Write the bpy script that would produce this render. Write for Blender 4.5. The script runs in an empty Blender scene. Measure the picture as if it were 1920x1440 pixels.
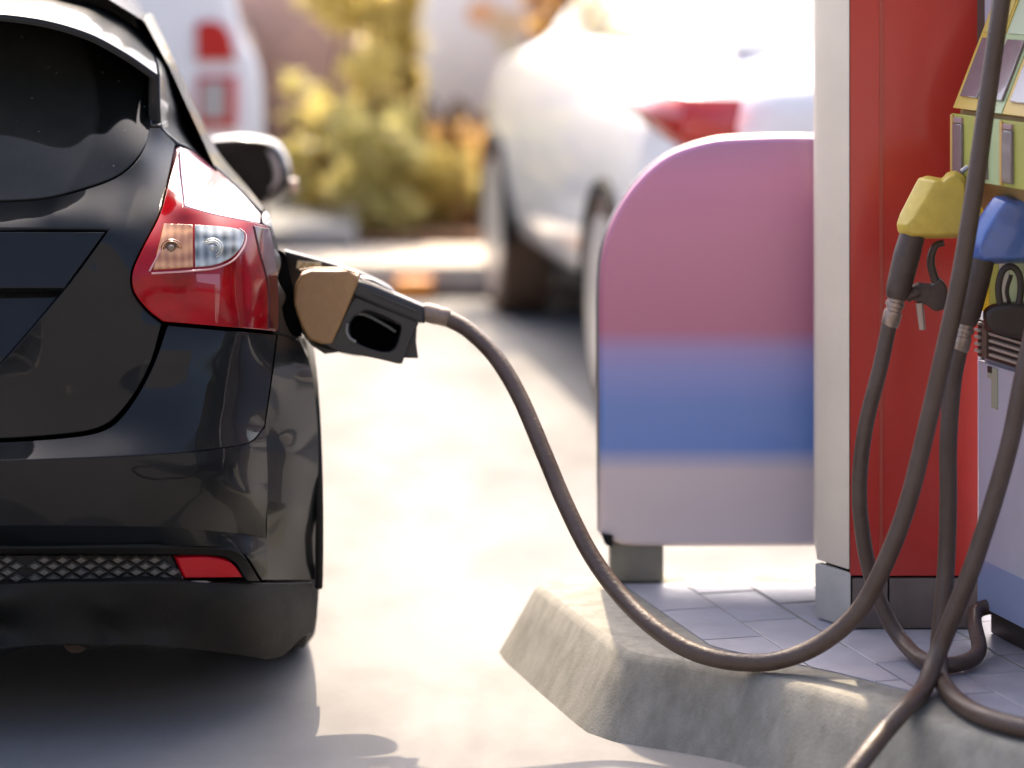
import bpy, bmesh, math, random
import numpy as np
from mathutils import Vector, Matrix, Euler
from mathutils.geometry import delaunay_2d_cdt, tessellate_polygon

random.seed(7)
np.random.seed(7)
S = bpy.context.scene
COL = S.collection
PI = math.pi

# ------------------------------------------------------------------ camera
FPX, EYE, HZ = 5400.0, 1.50, -100.0      # focal length in px of a 1920 px wide frame, eye height, horizon row
cd = bpy.data.cameras.new('camera')
cam = bpy.data.objects.new('camera', cd)
COL.objects.link(cam)
cam.location = (0, 0, EYE)
cam.rotation_euler = (PI / 2, 0, 0)
cd.sensor_width = 36
cd.lens = FPX / 1920 * 36
cd.shift_y = -(720 - HZ) / 1920
cd.clip_start = 0.1
cd.clip_end = 500
cd.dof.use_dof = True
cd.dof.focus_distance = 5.5
cd.dof.aperture_fstop = 1.4
S.camera = cam

# ------------------------------------------------------------------ light
SUN_EL, SUN_AZ = math.radians(50), math.radians(-2)     # azimuth from +Y towards +X
w = bpy.data.worlds.new('World')
S.world = w
w.use_nodes = True
nt = w.node_tree
bg = nt.nodes['Background']
sky = nt.nodes.new('ShaderNodeTexSky')
sky.sky_type = 'NISHITA'
sky.sun_disc = False
sky.sun_elevation = SUN_EL
sky.sun_rotation = SUN_AZ
sky.air_density = 0.55
sky.dust_density = 5.0
sky.ozone_density = 0.6
nt.links.new(sky.outputs[0], bg.inputs[0])
bg.inputs[1].default_value = 0.15
sl = bpy.data.lights.new('sun', 'SUN')
sl.energy = 2.15
sl.angle = math.radians(0.6)
sl.color = (1.0, 0.82, 0.60)
sun = bpy.data.objects.new('sun', sl)
COL.objects.link(sun)
sv = Vector((math.cos(SUN_EL) * math.sin(SUN_AZ), math.cos(SUN_EL) * math.cos(SUN_AZ), math.sin(SUN_EL)))
sun.rotation_euler = sv.to_track_quat('Z', 'Y').to_euler()
S.view_settings.view_transform = 'Standard'
S.view_settings.look = 'None'
S.view_settings.exposure = 2.15
S.view_settings.gamma = 1
S.view_settings.use_curve_mapping = False

# ------------------------------------------------------------------ materials
MATS = {}


def mat(name, col, rough=0.5, metal=0.0, coat=0.0, coat_rough=0.03, bump=0.0, bscale=40.0, var=0.0, vscale=6.0,
        trans=0.0, dirt=None, dscale=8.0, damt=0.3, spec=0.5, alpha=1.0, sub=0.0, translucent=None, stretch=None):
    if name in MATS:
        return MATS[name]
    m = bpy.data.materials.new(name)
    m.use_nodes = True
    t = m.node_tree
    b = t.nodes['Principled BSDF']
    b.inputs['Base Color'].default_value = (*col, 1)
    b.inputs['Roughness'].default_value = rough
    b.inputs['Metallic'].default_value = metal
    b.inputs['Coat Weight'].default_value = coat
    b.inputs['Coat Roughness'].default_value = coat_rough
    b.inputs['Transmission Weight'].default_value = trans
    b.inputs['Specular IOR Level'].default_value = spec
    tc = t.nodes.new('ShaderNodeTexCoord')
    src = tc.outputs['Object']
    if stretch:
        mp = t.nodes.new('ShaderNodeMapping')
        mp.inputs['Scale'].default_value = stretch
        t.links.new(src, mp.inputs[0])
        src = mp.outputs[0]
    colout = None
    if var > 0:
        n = t.nodes.new('ShaderNodeTexNoise')
        n.inputs['Scale'].default_value = vscale
        n.inputs['Detail'].default_value = 6
        n.inputs['Roughness'].default_value = 0.65
        t.links.new(src, n.inputs['Vector'])
        r = t.nodes.new('ShaderNodeMapRange')
        r.inputs[1].default_value = 0.3
        r.inputs[2].default_value = 0.7
        r.inputs[3].default_value = 1 - var
        r.inputs[4].default_value = 1 + var
        t.links.new(n.outputs[0], r.inputs[0])
        mx = t.nodes.new('ShaderNodeMix')
        mx.data_type = 'RGBA'
        mx.blend_type = 'MULTIPLY'
        mx.inputs[0].default_value = 1
        mx.inputs[6].default_value = (*col, 1)
        t.links.new(r.outputs[0], mx.inputs[7])
        colout = mx.outputs[2]
    if dirt:
        n2 = t.nodes.new('ShaderNodeTexNoise')
        n2.inputs['Scale'].default_value = dscale
        n2.inputs['Detail'].default_value = 8
        n2.inputs['Roughness'].default_value = 0.7
        t.links.new(src, n2.inputs['Vector'])
        r2 = t.nodes.new('ShaderNodeMapRange')
        r2.inputs[1].default_value = 0.45
        r2.inputs[2].default_value = 0.75
        r2.inputs[3].default_value = 0
        r2.inputs[4].default_value = damt
        t.links.new(n2.outputs[0], r2.inputs[0])
        m2 = t.nodes.new('ShaderNodeMix')
        m2.data_type = 'RGBA'
        t.links.new(r2.outputs[0], m2.inputs[0])
        if colout:
            t.links.new(colout, m2.inputs[6])
        else:
            m2.inputs[6].default_value = (*col, 1)
        m2.inputs[7].default_value = (*dirt, 1)
        colout = m2.outputs[2]
        ra = t.nodes.new('ShaderNodeMath')
        ra.operation = 'MULTIPLY_ADD'
        t.links.new(r2.outputs[0], ra.inputs[0])
        ra.inputs[1].default_value = 0.5
        ra.inputs[2].default_value = rough
        t.links.new(ra.outputs[0], b.inputs['Roughness'])
    if colout:
        t.links.new(colout, b.inputs['Base Color'])
    if bump > 0:
        n3 = t.nodes.new('ShaderNodeTexNoise')
        n3.inputs['Scale'].default_value = bscale
        n3.inputs['Detail'].default_value = 5
        t.links.new(src, n3.inputs['Vector'])
        bp = t.nodes.new('ShaderNodeBump')
        bp.inputs['Strength'].default_value = bump
        bp.inputs['Distance'].default_value = 0.004
        t.links.new(n3.outputs[0], bp.inputs['Height'])
        t.links.new(bp.outputs[0], b.inputs['Normal'])
    if translucent:
        out = t.nodes['Material Output']
        tr = t.nodes.new('ShaderNodeBsdfTranslucent')
        tr.inputs[0].default_value = (*translucent, 1)
        ms = t.nodes.new('ShaderNodeMixShader')
        ms.inputs[0].default_value = 0.5
        t.links.new(b.outputs[0], ms.inputs[1])
        t.links.new(tr.outputs[0], ms.inputs[2])
        t.links.new(ms.outputs[0], out.inputs[0])
    MATS[name] = m
    return m


paint = mat('charcoal_car_paint', (0.004, 0.0052, 0.0062), 0.45, 0.0, 0.36, 0.02, var=0.2, vscale=3, dirt=(0.04, 0.038, 0.034), dscale=5, damt=0.08, spec=0.1)
rubber = mat('black_rubber', (0.008, 0.008, 0.008), 0.7, spec=0.2)
gap_m = mat('shut_gap_black', (0.002, 0.002, 0.002), 0.9, spec=0.0)
plastic = mat('grained_bumper_plastic', (0.007, 0.0075, 0.0068), 0.55, bump=0.25, bscale=300, dirt=(0.032, 0.026, 0.018), dscale=4, damt=0.5, spec=0.2)
plastic_d = mat('dark_underbody_plastic', (0.010, 0.010, 0.009), 0.7, dirt=(0.05, 0.04, 0.03), dscale=6, damt=0.4, spec=0.2)
gloss_black = mat('gloss_black_trim', (0.006, 0.006, 0.007), 0.1, coat=0.5)
lens_red = mat('red_lamp_lens', (0.24, 0.002, 0.006), 0.14, coat=0.28, coat_rough=0.01, var=0.5, vscale=9, spec=0.15)
lens_deep = mat('deep_red_lamp_lens', (0.06, 0.0015, 0.005), 0.10, coat=0.4, coat_rough=0.01, spec=0.3)
lens_top = mat('red_lamp_top_sky_sheen', (0.30, 0.09, 0.13), 0.18, coat=1.0, coat_rough=0.06, spec=1.0)  # sky sheen on the upper facet put into a paler pink base
refl_red = mat('red_reflector', (0.40, 0.002, 0.010), 0.3, coat=0.1, spec=0.2)
chrome = mat('chrome', (0.75, 0.74, 0.72), 0.12, 1.0)
steel = mat('worn_steel', (0.42, 0.40, 0.38), 0.35, 0.9, var=0.3, vscale=60)
white_paint = mat('white_car_paint', (0.80, 0.79, 0.76), 0.3, coat=0.8, var=0.03)
dark_glass = mat('dark_glass', (0.015, 0.016, 0.016), 0.06, coat=0.3)
tyre_m = mat('tyre_rubber', (0.02, 0.02, 0.02), 0.8, bump=0.3, bscale=60)
hose_m = mat('brown_black_rubber_hose', (0.064, 0.039, 0.027), 0.42, bump=0.35, bscale=120, dirt=(0.12, 0.09, 0.075), dscale=14, damt=0.5, spec=0.5)
handle_m = mat('worn_handle_rubber', (0.060, 0.038, 0.028), 0.5, bump=0.2, bscale=80, var=0.25, vscale=30)
black_pl = mat('black_nozzle_plastic', (0.014, 0.015, 0.018), 0.38, bump=0.15, bscale=150, dirt=(0.05, 0.05, 0.05), dscale=20, damt=0.3)


def glass_mat():
    m = bpy.data.materials.new('dusty_rear_window_glass')
    m.use_nodes = True
    t = m.node_tree
    b = t.nodes['Principled BSDF']
    b.inputs['Roughness'].default_value = 0.05
    b.inputs['Specular IOR Level'].default_value = 0.22
    tc = t.nodes.new('ShaderNodeTexCoord')
    # wiper sweep: an arc around the wiper spindle (object space: x lateral, z up)
    sep = t.nodes.new('ShaderNodeSeparateXYZ')
    t.links.new(tc.outputs['Object'], sep.inputs[0])

    def mth(op, a, b_=None):
        n = t.nodes.new('ShaderNodeMath')
        n.operation = op
        for i, v in enumerate((a, b_)):
            if v is None:
                continue
            if isinstance(v, (int, float)):
                n.inputs[i].default_value = v
            else:
                t.links.new(v, n.inputs[i])
        return n.outputs[0]
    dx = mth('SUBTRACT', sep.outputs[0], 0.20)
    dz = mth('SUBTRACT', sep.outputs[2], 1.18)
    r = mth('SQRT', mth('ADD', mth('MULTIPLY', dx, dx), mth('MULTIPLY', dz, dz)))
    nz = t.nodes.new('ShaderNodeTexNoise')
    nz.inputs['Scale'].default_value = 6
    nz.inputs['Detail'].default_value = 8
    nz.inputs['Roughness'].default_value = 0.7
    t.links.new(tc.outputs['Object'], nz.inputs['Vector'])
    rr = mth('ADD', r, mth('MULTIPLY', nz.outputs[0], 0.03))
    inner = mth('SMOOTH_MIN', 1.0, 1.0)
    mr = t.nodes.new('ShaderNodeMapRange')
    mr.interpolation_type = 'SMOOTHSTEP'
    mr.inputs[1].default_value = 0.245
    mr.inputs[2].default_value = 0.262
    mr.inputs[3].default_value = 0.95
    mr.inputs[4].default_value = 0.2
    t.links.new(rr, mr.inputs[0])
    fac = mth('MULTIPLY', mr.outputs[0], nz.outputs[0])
    vo = t.nodes.new('ShaderNodeTexVoronoi')
    vo.inputs['Scale'].default_value = 26
    t.links.new(tc.outputs['Object'], vo.inputs['Vector'])
    wn = t.nodes.new('ShaderNodeTexNoise')
    wn.inputs['Scale'].default_value = 5
    t.links.new(tc.outputs['Object'], wn.inputs['Vector'])
    spot = mth('MULTIPLY', mth('LESS_THAN', vo.outputs['Distance'], 0.055), mth('GREATER_THAN', wn.outputs[0], 0.52))
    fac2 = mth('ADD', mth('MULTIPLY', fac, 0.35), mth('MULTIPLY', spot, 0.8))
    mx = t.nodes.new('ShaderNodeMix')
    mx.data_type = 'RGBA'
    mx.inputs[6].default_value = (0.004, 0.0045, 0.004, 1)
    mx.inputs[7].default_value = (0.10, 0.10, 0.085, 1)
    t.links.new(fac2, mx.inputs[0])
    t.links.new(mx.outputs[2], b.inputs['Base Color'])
    return m


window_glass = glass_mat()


def stripes_mat(name, c1, c2, scale, rough=0.2):
    m = bpy.data.materials.new(name)
    m.use_nodes = True
    t = m.node_tree
    b = t.nodes['Principled BSDF']
    b.inputs['Roughness'].default_value = rough
    b.inputs['Coat Weight'].default_value = 1
    tc = t.nodes.new('ShaderNodeTexCoord')
    wv = t.nodes.new('ShaderNodeTexWave')
    wv.inputs['Scale'].default_value = scale
    wv.inputs['Distortion'].default_value = 1.2
    t.links.new(tc.outputs['Object'], wv.inputs['Vector'])
    mx = t.nodes.new('ShaderNodeMix')
    mx.data_type = 'RGBA'
    mx.inputs[6].default_value = (*c1, 1)
    mx.inputs[7].default_value = (*c2, 1)
    w2 = t.nodes.new('ShaderNodeTexWave')
    w2.bands_direction = 'Z'
    w2.inputs['Scale'].default_value = scale * 0.55
    w2.inputs['Distortion'].default_value = 6
    t.links.new(tc.outputs['Object'], w2.inputs['Vector'])
    nn = t.nodes.new('ShaderNodeTexNoise')
    nn.inputs['Scale'].default_value = 45
    t.links.new(tc.outputs['Object'], nn.inputs['Vector'])
    pm = t.nodes.new('ShaderNodeMath')
    pm.operation = 'MULTIPLY'
    t.links.new(w2.outputs[0], pm.inputs[0])
    t.links.new(nn.outputs[0], pm.inputs[1])
    pa_ = t.nodes.new('ShaderNodeMath')
    pa_.operation = 'MULTIPLY_ADD'
    t.links.new(wv.outputs[0], pa_.inputs[0])
    pa_.inputs[1].default_value = 0.30
    t.links.new(pm.outputs[0], pa_.inputs[2])
    t.links.new(pa_.outputs[0], mx.inputs[0])
    t.links.new(mx.outputs[2], b.inputs['Base Color'])
    bp = t.nodes.new('ShaderNodeBump')
    bp.inputs['Strength'].default_value = 0.35
    bp.inputs['Distance'].default_value = 0.003
    t.links.new(wv.outputs[0], bp.inputs['Height'])
    t.links.new(bp.outputs[0], b.inputs['Normal'])
    return m


amber_m = stripes_mat('amber_ribbed_lens', (0.30, 0.10, 0.03), (0.66, 0.32, 0.12), 22)
clear_m = stripes_mat('clear_ribbed_lens', (0.07, 0.085, 0.08), (0.60, 0.64, 0.61), 18)


# ------------------------------------------------------------------ helpers
def W(px, py, Y):
    """world point seen at a pixel of the 1920x1440 photo, at distance Y"""
    return Vector(((px - 960) / FPX * Y, Y, EYE - (py - HZ) / FPX * Y))


def G(px, py, z=0.0):
    """world point on the level z seen at a pixel"""
    Y = FPX * (EYE - z) / (py - HZ)
    return Vector(((px - 960) / FPX * Y, Y, z))


def tag(o, label=None, cat=None, group=None, kind=None):
    if label:
        o['label'] = label
    if cat:
        o['category'] = cat
    if group:
        o['group'] = group
    if kind:
        o['kind'] = kind
    return o


def empty(name, loc=(0, 0, 0), rz=0, label=None, cat=None, group=None):
    o = bpy.data.objects.new(name, None)
    o.empty_display_size = 0.1
    COL.objects.link(o)
    o.location = loc
    o.rotation_euler = (0, 0, rz)
    return tag(o, label, cat, group)


def mk(name, verts, faces, m, parent=None, world=True, sharp=35, smooth=True):
    """one mesh object; verts are given in world space unless world=False (parent space)"""
    me = bpy.data.meshes.new(name)
    inv = Matrix.Identity(4)
    if parent is not None and world:
        inv = chain(parent).inverted()
    elif parent is None:
        # own origin at the base centre
        c = sum((Vector(v) for v in verts), Vector()) / len(verts)
        c.z = min(v[2] for v in verts)
        inv = Matrix.Translation(-c)
    me.from_pydata([inv @ Vector(v) for v in verts], [], faces)
    me.materials.append(m)
    me.validate()
    me.update()
    if smooth:
        me.polygons.foreach_set('use_smooth', [True] * len(me.polygons))
        me.set_sharp_from_angle(angle=math.radians(sharp))
    o = bpy.data.objects.new(name, me)
    COL.objects.link(o)
    if parent is not None:
        o.parent = parent
    else:
        o.location = inv.inverted().translation
    return o


def chain(o):
    m = Matrix.Identity(4)
    while o is not None:
        m = Matrix.LocRotScale(o.location, o.rotation_euler, o.scale) @ m
        o = o.parent
    return m


class MB:
    def __init__(s):
        s.v, s.f = [], []

    def add(s, v, f):
        n = len(s.v)
        s.v += [Vector(x) for x in v]
        s.f += [tuple(i + n for i in q) for q in f]
        return s

    def box(s, c, size, rz=0, bev=0.0):
        c = Vector(c)
        h = Vector(size) / 2
        b = min(bev, min(h) * 0.9)
        R = Matrix.Rotation(rz, 3, 'Z')
        bm = bmesh.new()
        bmesh.ops.create_cube(bm, size=1)
        for v in bm.verts:
            v.co = Vector((v.co.x * size[0], v.co.y * size[1], v.co.z * size[2]))
        if b > 0:
            bmesh.ops.bevel(bm, geom=bm.edges[:], offset=b, segments=2, affect='EDGES', profile=0.5)
        bm.verts.index_update()
        s.add([c + R @ v.co for v in bm.verts], [[v.index for v in f.verts] for f in bm.faces])
        bm.free()
        return s

    def tube(s, pts, r, seg=14, sub=6, caps=True):
        P = [Vector(p) for p in pts]
        if not hasattr(r, '__len__'):
            r = [r] * len(P)
        if sub > 1 and len(P) > 2:
            P, r = catmull(P, r, sub)
        n = len(P)
        T = [(P[min(i + 1, n - 1)] - P[max(i - 1, 0)]).normalized() for i in range(n)]
        up = Vector((0, 0, 1)) if abs(T[0].z) < 0.9 else Vector((1, 0, 0))
        N = (up - T[0] * up.dot(T[0])).normalized()
        v, f = [], []
        for i in range(n):
            N = (N - T[i] * N.dot(T[i])).normalized()
            B = T[i].cross(N)
            for k in range(seg):
                a = 2 * PI * k / seg
                v.append(P[i] + (N * math.cos(a) + B * math.sin(a)) * r[i])
        for i in range(n - 1):
            for k in range(seg):
                k2 = (k + 1) % seg
                f.append((i * seg + k, i * seg + k2, (i + 1) * seg + k2, (i + 1) * seg + k))
        if caps:
            f.append(tuple(range(seg))[::-1])
            f.append(tuple((n - 1) * seg + k for k in range(seg)))
        return s.add(v, f)

    def puck(s, poly, Y, t, b=0.008, steps=3, taper=0.0):
        """polygon in photo px at distance Y, thickened +-t along Y with rounded edges b (m)"""
        P = [W(p[0], p[1], Y) for p in poly]
        P2 = np.array([(p.x, p.z) for p in P])
        return s.slab(P2, lambda q, o: Vector((q[0], Y + o, q[1])), t, b, steps)

    def slab(s, P2, mapper, t, b, steps=3):
        if area2(P2) < 0:
            P2 = P2[::-1]
        rings = []
        for k in range(steps + 1):
            a = k / steps * PI / 2
            rings.append((b * (1 - math.sin(a)), -t + b * (1 - math.cos(a))))
        rings = rings + [(i, -o) for i, o in rings[::-1]]
        n = len(P2)
        v, f = [], []
        for i, o in rings:
            Q = inset2(P2, i)
            v += [mapper(q, o) for q in Q]
        R = len(rings)
        for j in range(R - 1):
            for k in range(n):
                k2 = (k + 1) % n
                f.append((j * n + k, j * n + k2, (j + 1) * n + k2, (j + 1) * n + k))
        tr = tessellate_polygon([[Vector((q[0], q[1], 0)) for q in P2]])
        f += [tuple(x) for x in tr]
        f += [tuple(x + (R - 1) * n for x in y[::-1]) for y in tr]
        return s.add(v, f)

    def build(s, name, m, parent=None, sharp=35, world=True):
        return mk(name, s.v, s.f, m, parent, sharp=sharp, world=world)


def area2(P):
    x, y = P[:, 0], P[:, 1]
    return 0.5 * float(np.sum(x * np.roll(y, -1) - np.roll(x, -1) * y))


def inset2(P, dist, keep=None):
    """move the corners of a CCW loop inwards"""
    if dist == 0:
        return P.copy()
    n = len(P)
    out = P.copy()
    for i in range(n):
        if keep is not None and keep[i]:
            continue
        a, b, c = P[i - 1], P[i], P[(i + 1) % n]
        e1 = b - a
        e2 = c - b
        l1, l2 = np.hypot(*e1), np.hypot(*e2)
        if l1 < 1e-9 or l2 < 1e-9:
            continue
        n1 = np.array((-e1[1], e1[0])) / l1
        n2 = np.array((-e2[1], e2[0])) / l2
        m = n1 + n2
        q = m.dot(m)
        if q < 0.3:
            m = m / max(math.sqrt(q), 1e-6) * 1.6
        else:
            m = m * 2 / q
            L = np.hypot(*m)
            if L > 2.2:
                m = m / L * 2.2
        out[i] = b + m * dist
    return out


def catmull(P, r, sub):
    n = len(P)
    Q, R = [], []
    for i in range(n - 1):
        p0 = P[i - 1] if i > 0 else P[0] * 2 - P[1]
        p3 = P[i + 2] if i + 2 < n else P[n - 1] * 2 - P[n - 2]
        for k in range(sub):
            t = k / sub
            t2, t3 = t * t, t * t * t
            Q.append(0.5 * ((2 * P[i]) + (P[i + 1] - p0) * t + (2 * p0 - 5 * P[i] + 4 * P[i + 1] - p3) * t2
                            + (3 * P[i] - p0 - 3 * P[i + 1] + p3) * t3))
            R.append(r[i] + (r[i + 1] - r[i]) * t)
    Q.append(P[-1])
    R.append(r[-1])
    return Q, R


def spline_loop(pts, step=9.0):
    """closed loop of (x, y[, 'c']) points; smooth between points flagged 'c', resampled"""
    n = len(pts)
    cor = [len(p) > 2 and 'c' in p[2:] for p in pts]
    xy = [np.array(p[:2], float) for p in pts]
    out, keep = [], []
    for i in range(n):
        j = (i + 1) % n
        p1, p2 = xy[i], xy[j]
        p0 = xy[i - 1] if not cor[i] else p1 - (p2 - p1) * 0.4
        p3 = xy[(j + 1) % n] if not cor[j] else p2 + (p2 - p1) * 0.4
        L = np.hypot(*(p2 - p1))
        if cor[i]:
            p0 = 2 * p1 - p2
        if cor[j]:
            p3 = 2 * p2 - p1
        k = max(1, int(L / step))
        for q in range(k):
            t = q / k
            t2, t3 = t * t, t ** 3
            # limit the neighbours' pull on uneven spacing
            l0, l3 = np.hypot(*(p1 - p0)), np.hypot(*(p3 - p2))
            m1 = (p2 - p0) * 0.5 * min(1, 2 * L / (L + l0 + 1e-6))
            m2 = (p3 - p1) * 0.5 * min(1, 2 * L / (L + l3 + 1e-6))
            out.append(p1 * (2 * t3 - 3 * t2 + 1) + m1 * (t3 - 2 * t2 + t) + p2 * (-2 * t3 + 3 * t2) + m2 * (t3 - t2))
    return np.array(out)


# ------------------------------------------------------------------ the black hatchback (main car)
YAW = math.atan(0.14)
CY, SY = math.cos(YAW), math.sin(YAW)
OX, OY = -1.208, 5.30
car = empty('parked_car', (OX, OY, 0), YAW,
            'black five-door hatchback with red tail lamp, being refuelled at the pump', 'car')


def CC(px, py, d):
    """pixel + depth forward of the rear plane -> car coordinates (lateral, forward, up)"""
    a = (px - 960) / FPX
    u = (a * (OY + d * CY) - OX + d * SY) / (CY - a * SY)
    Y = OY + u * SY + d * CY
    return Vector((u, d, EYE - (py - HZ) / FPX * Y))


def CPX(u, d, z):
    X = OX + u * CY - d * SY
    Y = OY + u * SY + d * CY
    return 960 + FPX * X / Y, HZ + FPX * (EYE - z) / Y


class TPS:
    def __init__(s, pts):
        s.c = np.array([(p[0], p[1]) for p in pts], float) / 100
        y = np.array([p[2] for p in pts], float)
        n = len(s.c)
        K = s.k(s.c)
        A = np.zeros((n + 3, n + 3))
        A[:n, :n] = K + np.eye(n) * 0.02
        A[:n, n] = 1
        A[:n, n + 1:] = s.c
        A[n, :n] = 1
        A[n + 1:, :n] = s.c.T
        s.w = np.linalg.solve(A, np.concatenate([y, np.zeros(3)]))

    def k(s, q):
        r2 = ((q[:, None, :] - s.c[None]) ** 2).sum(-1)
        return 0.5 * r2 * np.log(r2 + 1e-12)

    def __call__(s, q):
        q = np.asarray(q, float) / 100
        n = len(s.c)
        return s.k(q) @ s.w[:n] + s.w[n] + q @ s.w[n + 1:]


def inside(P, q):
    x, y = q[:, 0], q[:, 1]
    c = np.zeros(len(q), bool)
    n = len(P)
    for i in range(n):
        x1, y1 = P[i - 1]
        x2, y2 = P[i]
        m = ((y1 > y) != (y2 > y)) & (x < (x2 - x1) * (y - y1) / (y2 - y1 + 1e-12) + x1)
        c ^= m
    return c


def dist_loop(P, q):
    best = np.full(len(q), 1e9)
    n = len(P)
    for i in range(n):
        a, b = P[i - 1], P[i]
        e = b - a
        L = e.dot(e) + 1e-12
        t = np.clip(((q - a) @ e) / L, 0, 1)
        d = q - (a + t[:, None] * e)
        best = np.minimum(best, np.hypot(d[:, 0], d[:, 1]))
    return best


def panel(pts, extra=(), gap=0.9, rim=2.0, off=0.0, drop=0.0022, wall=0.02, grid=12, step=9, centre=False, surf=None, back=False):
    """body panel: outline points (px, py, d[, 'c']) draped on a smooth surface through them.
    returns verts, faces in car coordinates"""
    tps = surf or TPS([p[:3] for p in pts] + list(extra))
    loop = spline_loop([(p[0], p[1]) + (('c',) if 'c' in p[3:] or 'm' in p[3:] else ()) for p in pts], step)
    if area2(loop) < 0:
        loop = loop[::-1]
    pxl = -265.0
    keep = loop[:, 0] <= pxl if centre else None
    L0 = inset2(loop, gap, keep)
    L1 = inset2(loop, gap + rim, keep)
    n = len(L0)
    x0, y0 = L1.min(0)
    x1, y1 = L1.max(0)
    gx, gy = np.meshgrid(np.arange(x0 + grid / 2, x1, grid), np.arange(y0 + grid / 2, y1, grid))
    g = np.stack([gx.ravel(), gy.ravel()], 1)
    g = g[inside(L1, g)]
    if len(g):
        g = g[dist_loop(L1, g) > grid * 0.45]
    allp = np.concatenate([L1, g]) if len(g) else L1
    res = delaunay_2d_cdt([Vector(p) for p in allp], [], [list(range(n))], 1, 1e-5)
    V = np.array([(v.x, v.y) for v in res[0]])
    F = [list(f) for f in res[2]]
    D = tps(V)
    P = [CC(V[i, 0], V[i, 1], D[i]) for i in range(len(V))]
    cloc = Matrix.Rotation(-YAW, 3, 'Z') @ (Vector((0, 0, EYE)) - Vector((OX, OY, 0)))
    e = 1.5

    def nrm(Q):
        dx0, dx1 = tps(Q - np.array((e, 0))), tps(Q + np.array((e, 0)))
        dy0, dy1 = tps(Q - np.array((0, e))), tps(Q + np.array((0, e)))
        out = []
        for i, (x, y) in enumerate(Q):
            a = CC(x + e, y, dx1[i]) - CC(x - e, y, dx0[i])
            b = CC(x, y + e, dy1[i]) - CC(x, y - e, dy0[i])
            nn = a.cross(b).normalized()
            p = CC(x, y, (dx0[i] + dx1[i]) / 2)
            out.append(-nn if nn.dot(cloc - p) < 0 else nn)
        return out
    N = nrm(V)
    FF = []
    for f in F:
        a, b, c = (P[i] for i in f[:3])
        nn = (b - a).cross(c - a)
        FF.append(tuple(f[::-1]) if nn.dot(N[f[0]]) < 0 else tuple(f))
    idx = {}
    for i, o in enumerate(res[3]):
        for q in o:
            idx[q] = i
    verts = [P[i] + N[i] * off for i in range(len(P))]
    norms = list(N)
    D0 = tps(L0)
    ringo, ringb = [], []
    for k in range(n):
        i1 = idx[k]
        nn = N[i1]
        p = CC(L0[k, 0], L0[k, 1], D0[k])
        o_ = p - P[i1]
        o_ = (o_ - nn * o_.dot(nn))
        o_ = o_.normalized() if o_.length > 1e-6 else nn
        plain = drop <= 0
        ringo.append(len(verts))
        verts.append(p + nn * (off - drop))
        norms.append(nn if plain else (nn * 0.45 + o_ * 0.9).normalized())
        if wall > 0:
            ringb.append(len(verts))
            verts.append(p + nn * (off - drop - wall))
            norms.append(o_)
    for k in range(n):
        k2 = (k + 1) % n
        if centre and keep[k] and keep[k2]:
            continue
        a, b = idx[k], idx[k2]
        q1 = (a, ringo[k], ringo[k2], b)
        g_n = (verts[q1[1]] - verts[q1[0]]).cross(verts[q1[2]] - verts[q1[0]])
        flip = g_n.dot(N[a]) < 0
        FF.append(q1[::-1] if flip else q1)
        if wall > 0:
            q2 = (ringo[k], ringb[k], ringb[k2], ringo[k2])
            FF.append(q2[::-1] if flip else q2)
    return verts, FF, norms


def set_normals(o, norms):
    me = o.data
    me.polygons.foreach_set('use_smooth', [True] * len(me.polygons))
    if 'sharp_edge' in me.attributes:
        me.attributes.remove(me.attributes['sharp_edge'])
    if len(me.vertices) == len(norms):
        me.normals_split_custom_set_from_vertices([tuple(x) for x in norms])


def car_part(name, panels, m, parent=car, side='both', sharp=40):
    """side 'join': mirrored halves in one mesh, 'both': two objects, 'right': one"""
    v, f, nr = [], [], []
    for pv, pf, pn_ in panels:
        n = len(v)
        v += pv
        nr += pn_
        f += [tuple(i + n for i in q) for q in pf]
    n2 = [Vector((-p.x, p.y, p.z)) for p in nr]
    if side == 'join':
        nr = [Vector((0, a.y, a.z)).normalized() if abs(p.x) < 0.012 else a for p, a in zip(v, nr)]
        v = [Vector((0.0 if abs(p.x) < 0.012 else p.x, p.y, p.z)) for p in v]
        n = len(v)
        v2 = [Vector((-p.x, p.y, p.z)) for p in v]
        n2 = [Vector((-p.x, p.y, p.z)) for p in nr]
        f2 = [tuple(i + n for i in q[::-1]) for q in f]
        o = mk(name, v + v2, f + f2, m, parent, world=False, sharp=sharp)
        set_normals(o, nr + n2)
        return o
    o = mk(name, v, f, m, parent, world=False, sharp=sharp)
    set_normals(o, nr)
    if side == 'both':
        o2 = mk(name, [Vector((-p.x, p.y, p.z)) for p in v], [q[::-1] for q in f], m, parent, world=False, sharp=sharp)
        set_normals(o2, n2)
    return o


def mirror_pair(name, vf, m, parR, parL, sharp=40):
    v, f = vf[:2]
    a = mk(name, v, f, m, parR, world=False, sharp=sharp)
    b = mk(name, [Vector((-p.x, p.y, p.z)) for p in v], [q[::-1] for q in f], m, parL, world=False, sharp=sharp)
    if len(vf) > 2:
        set_normals(a, vf[2])
        set_normals(b, [Vector((-p.x, p.y, p.z)) for p in vf[2]])


ML = -271
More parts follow.
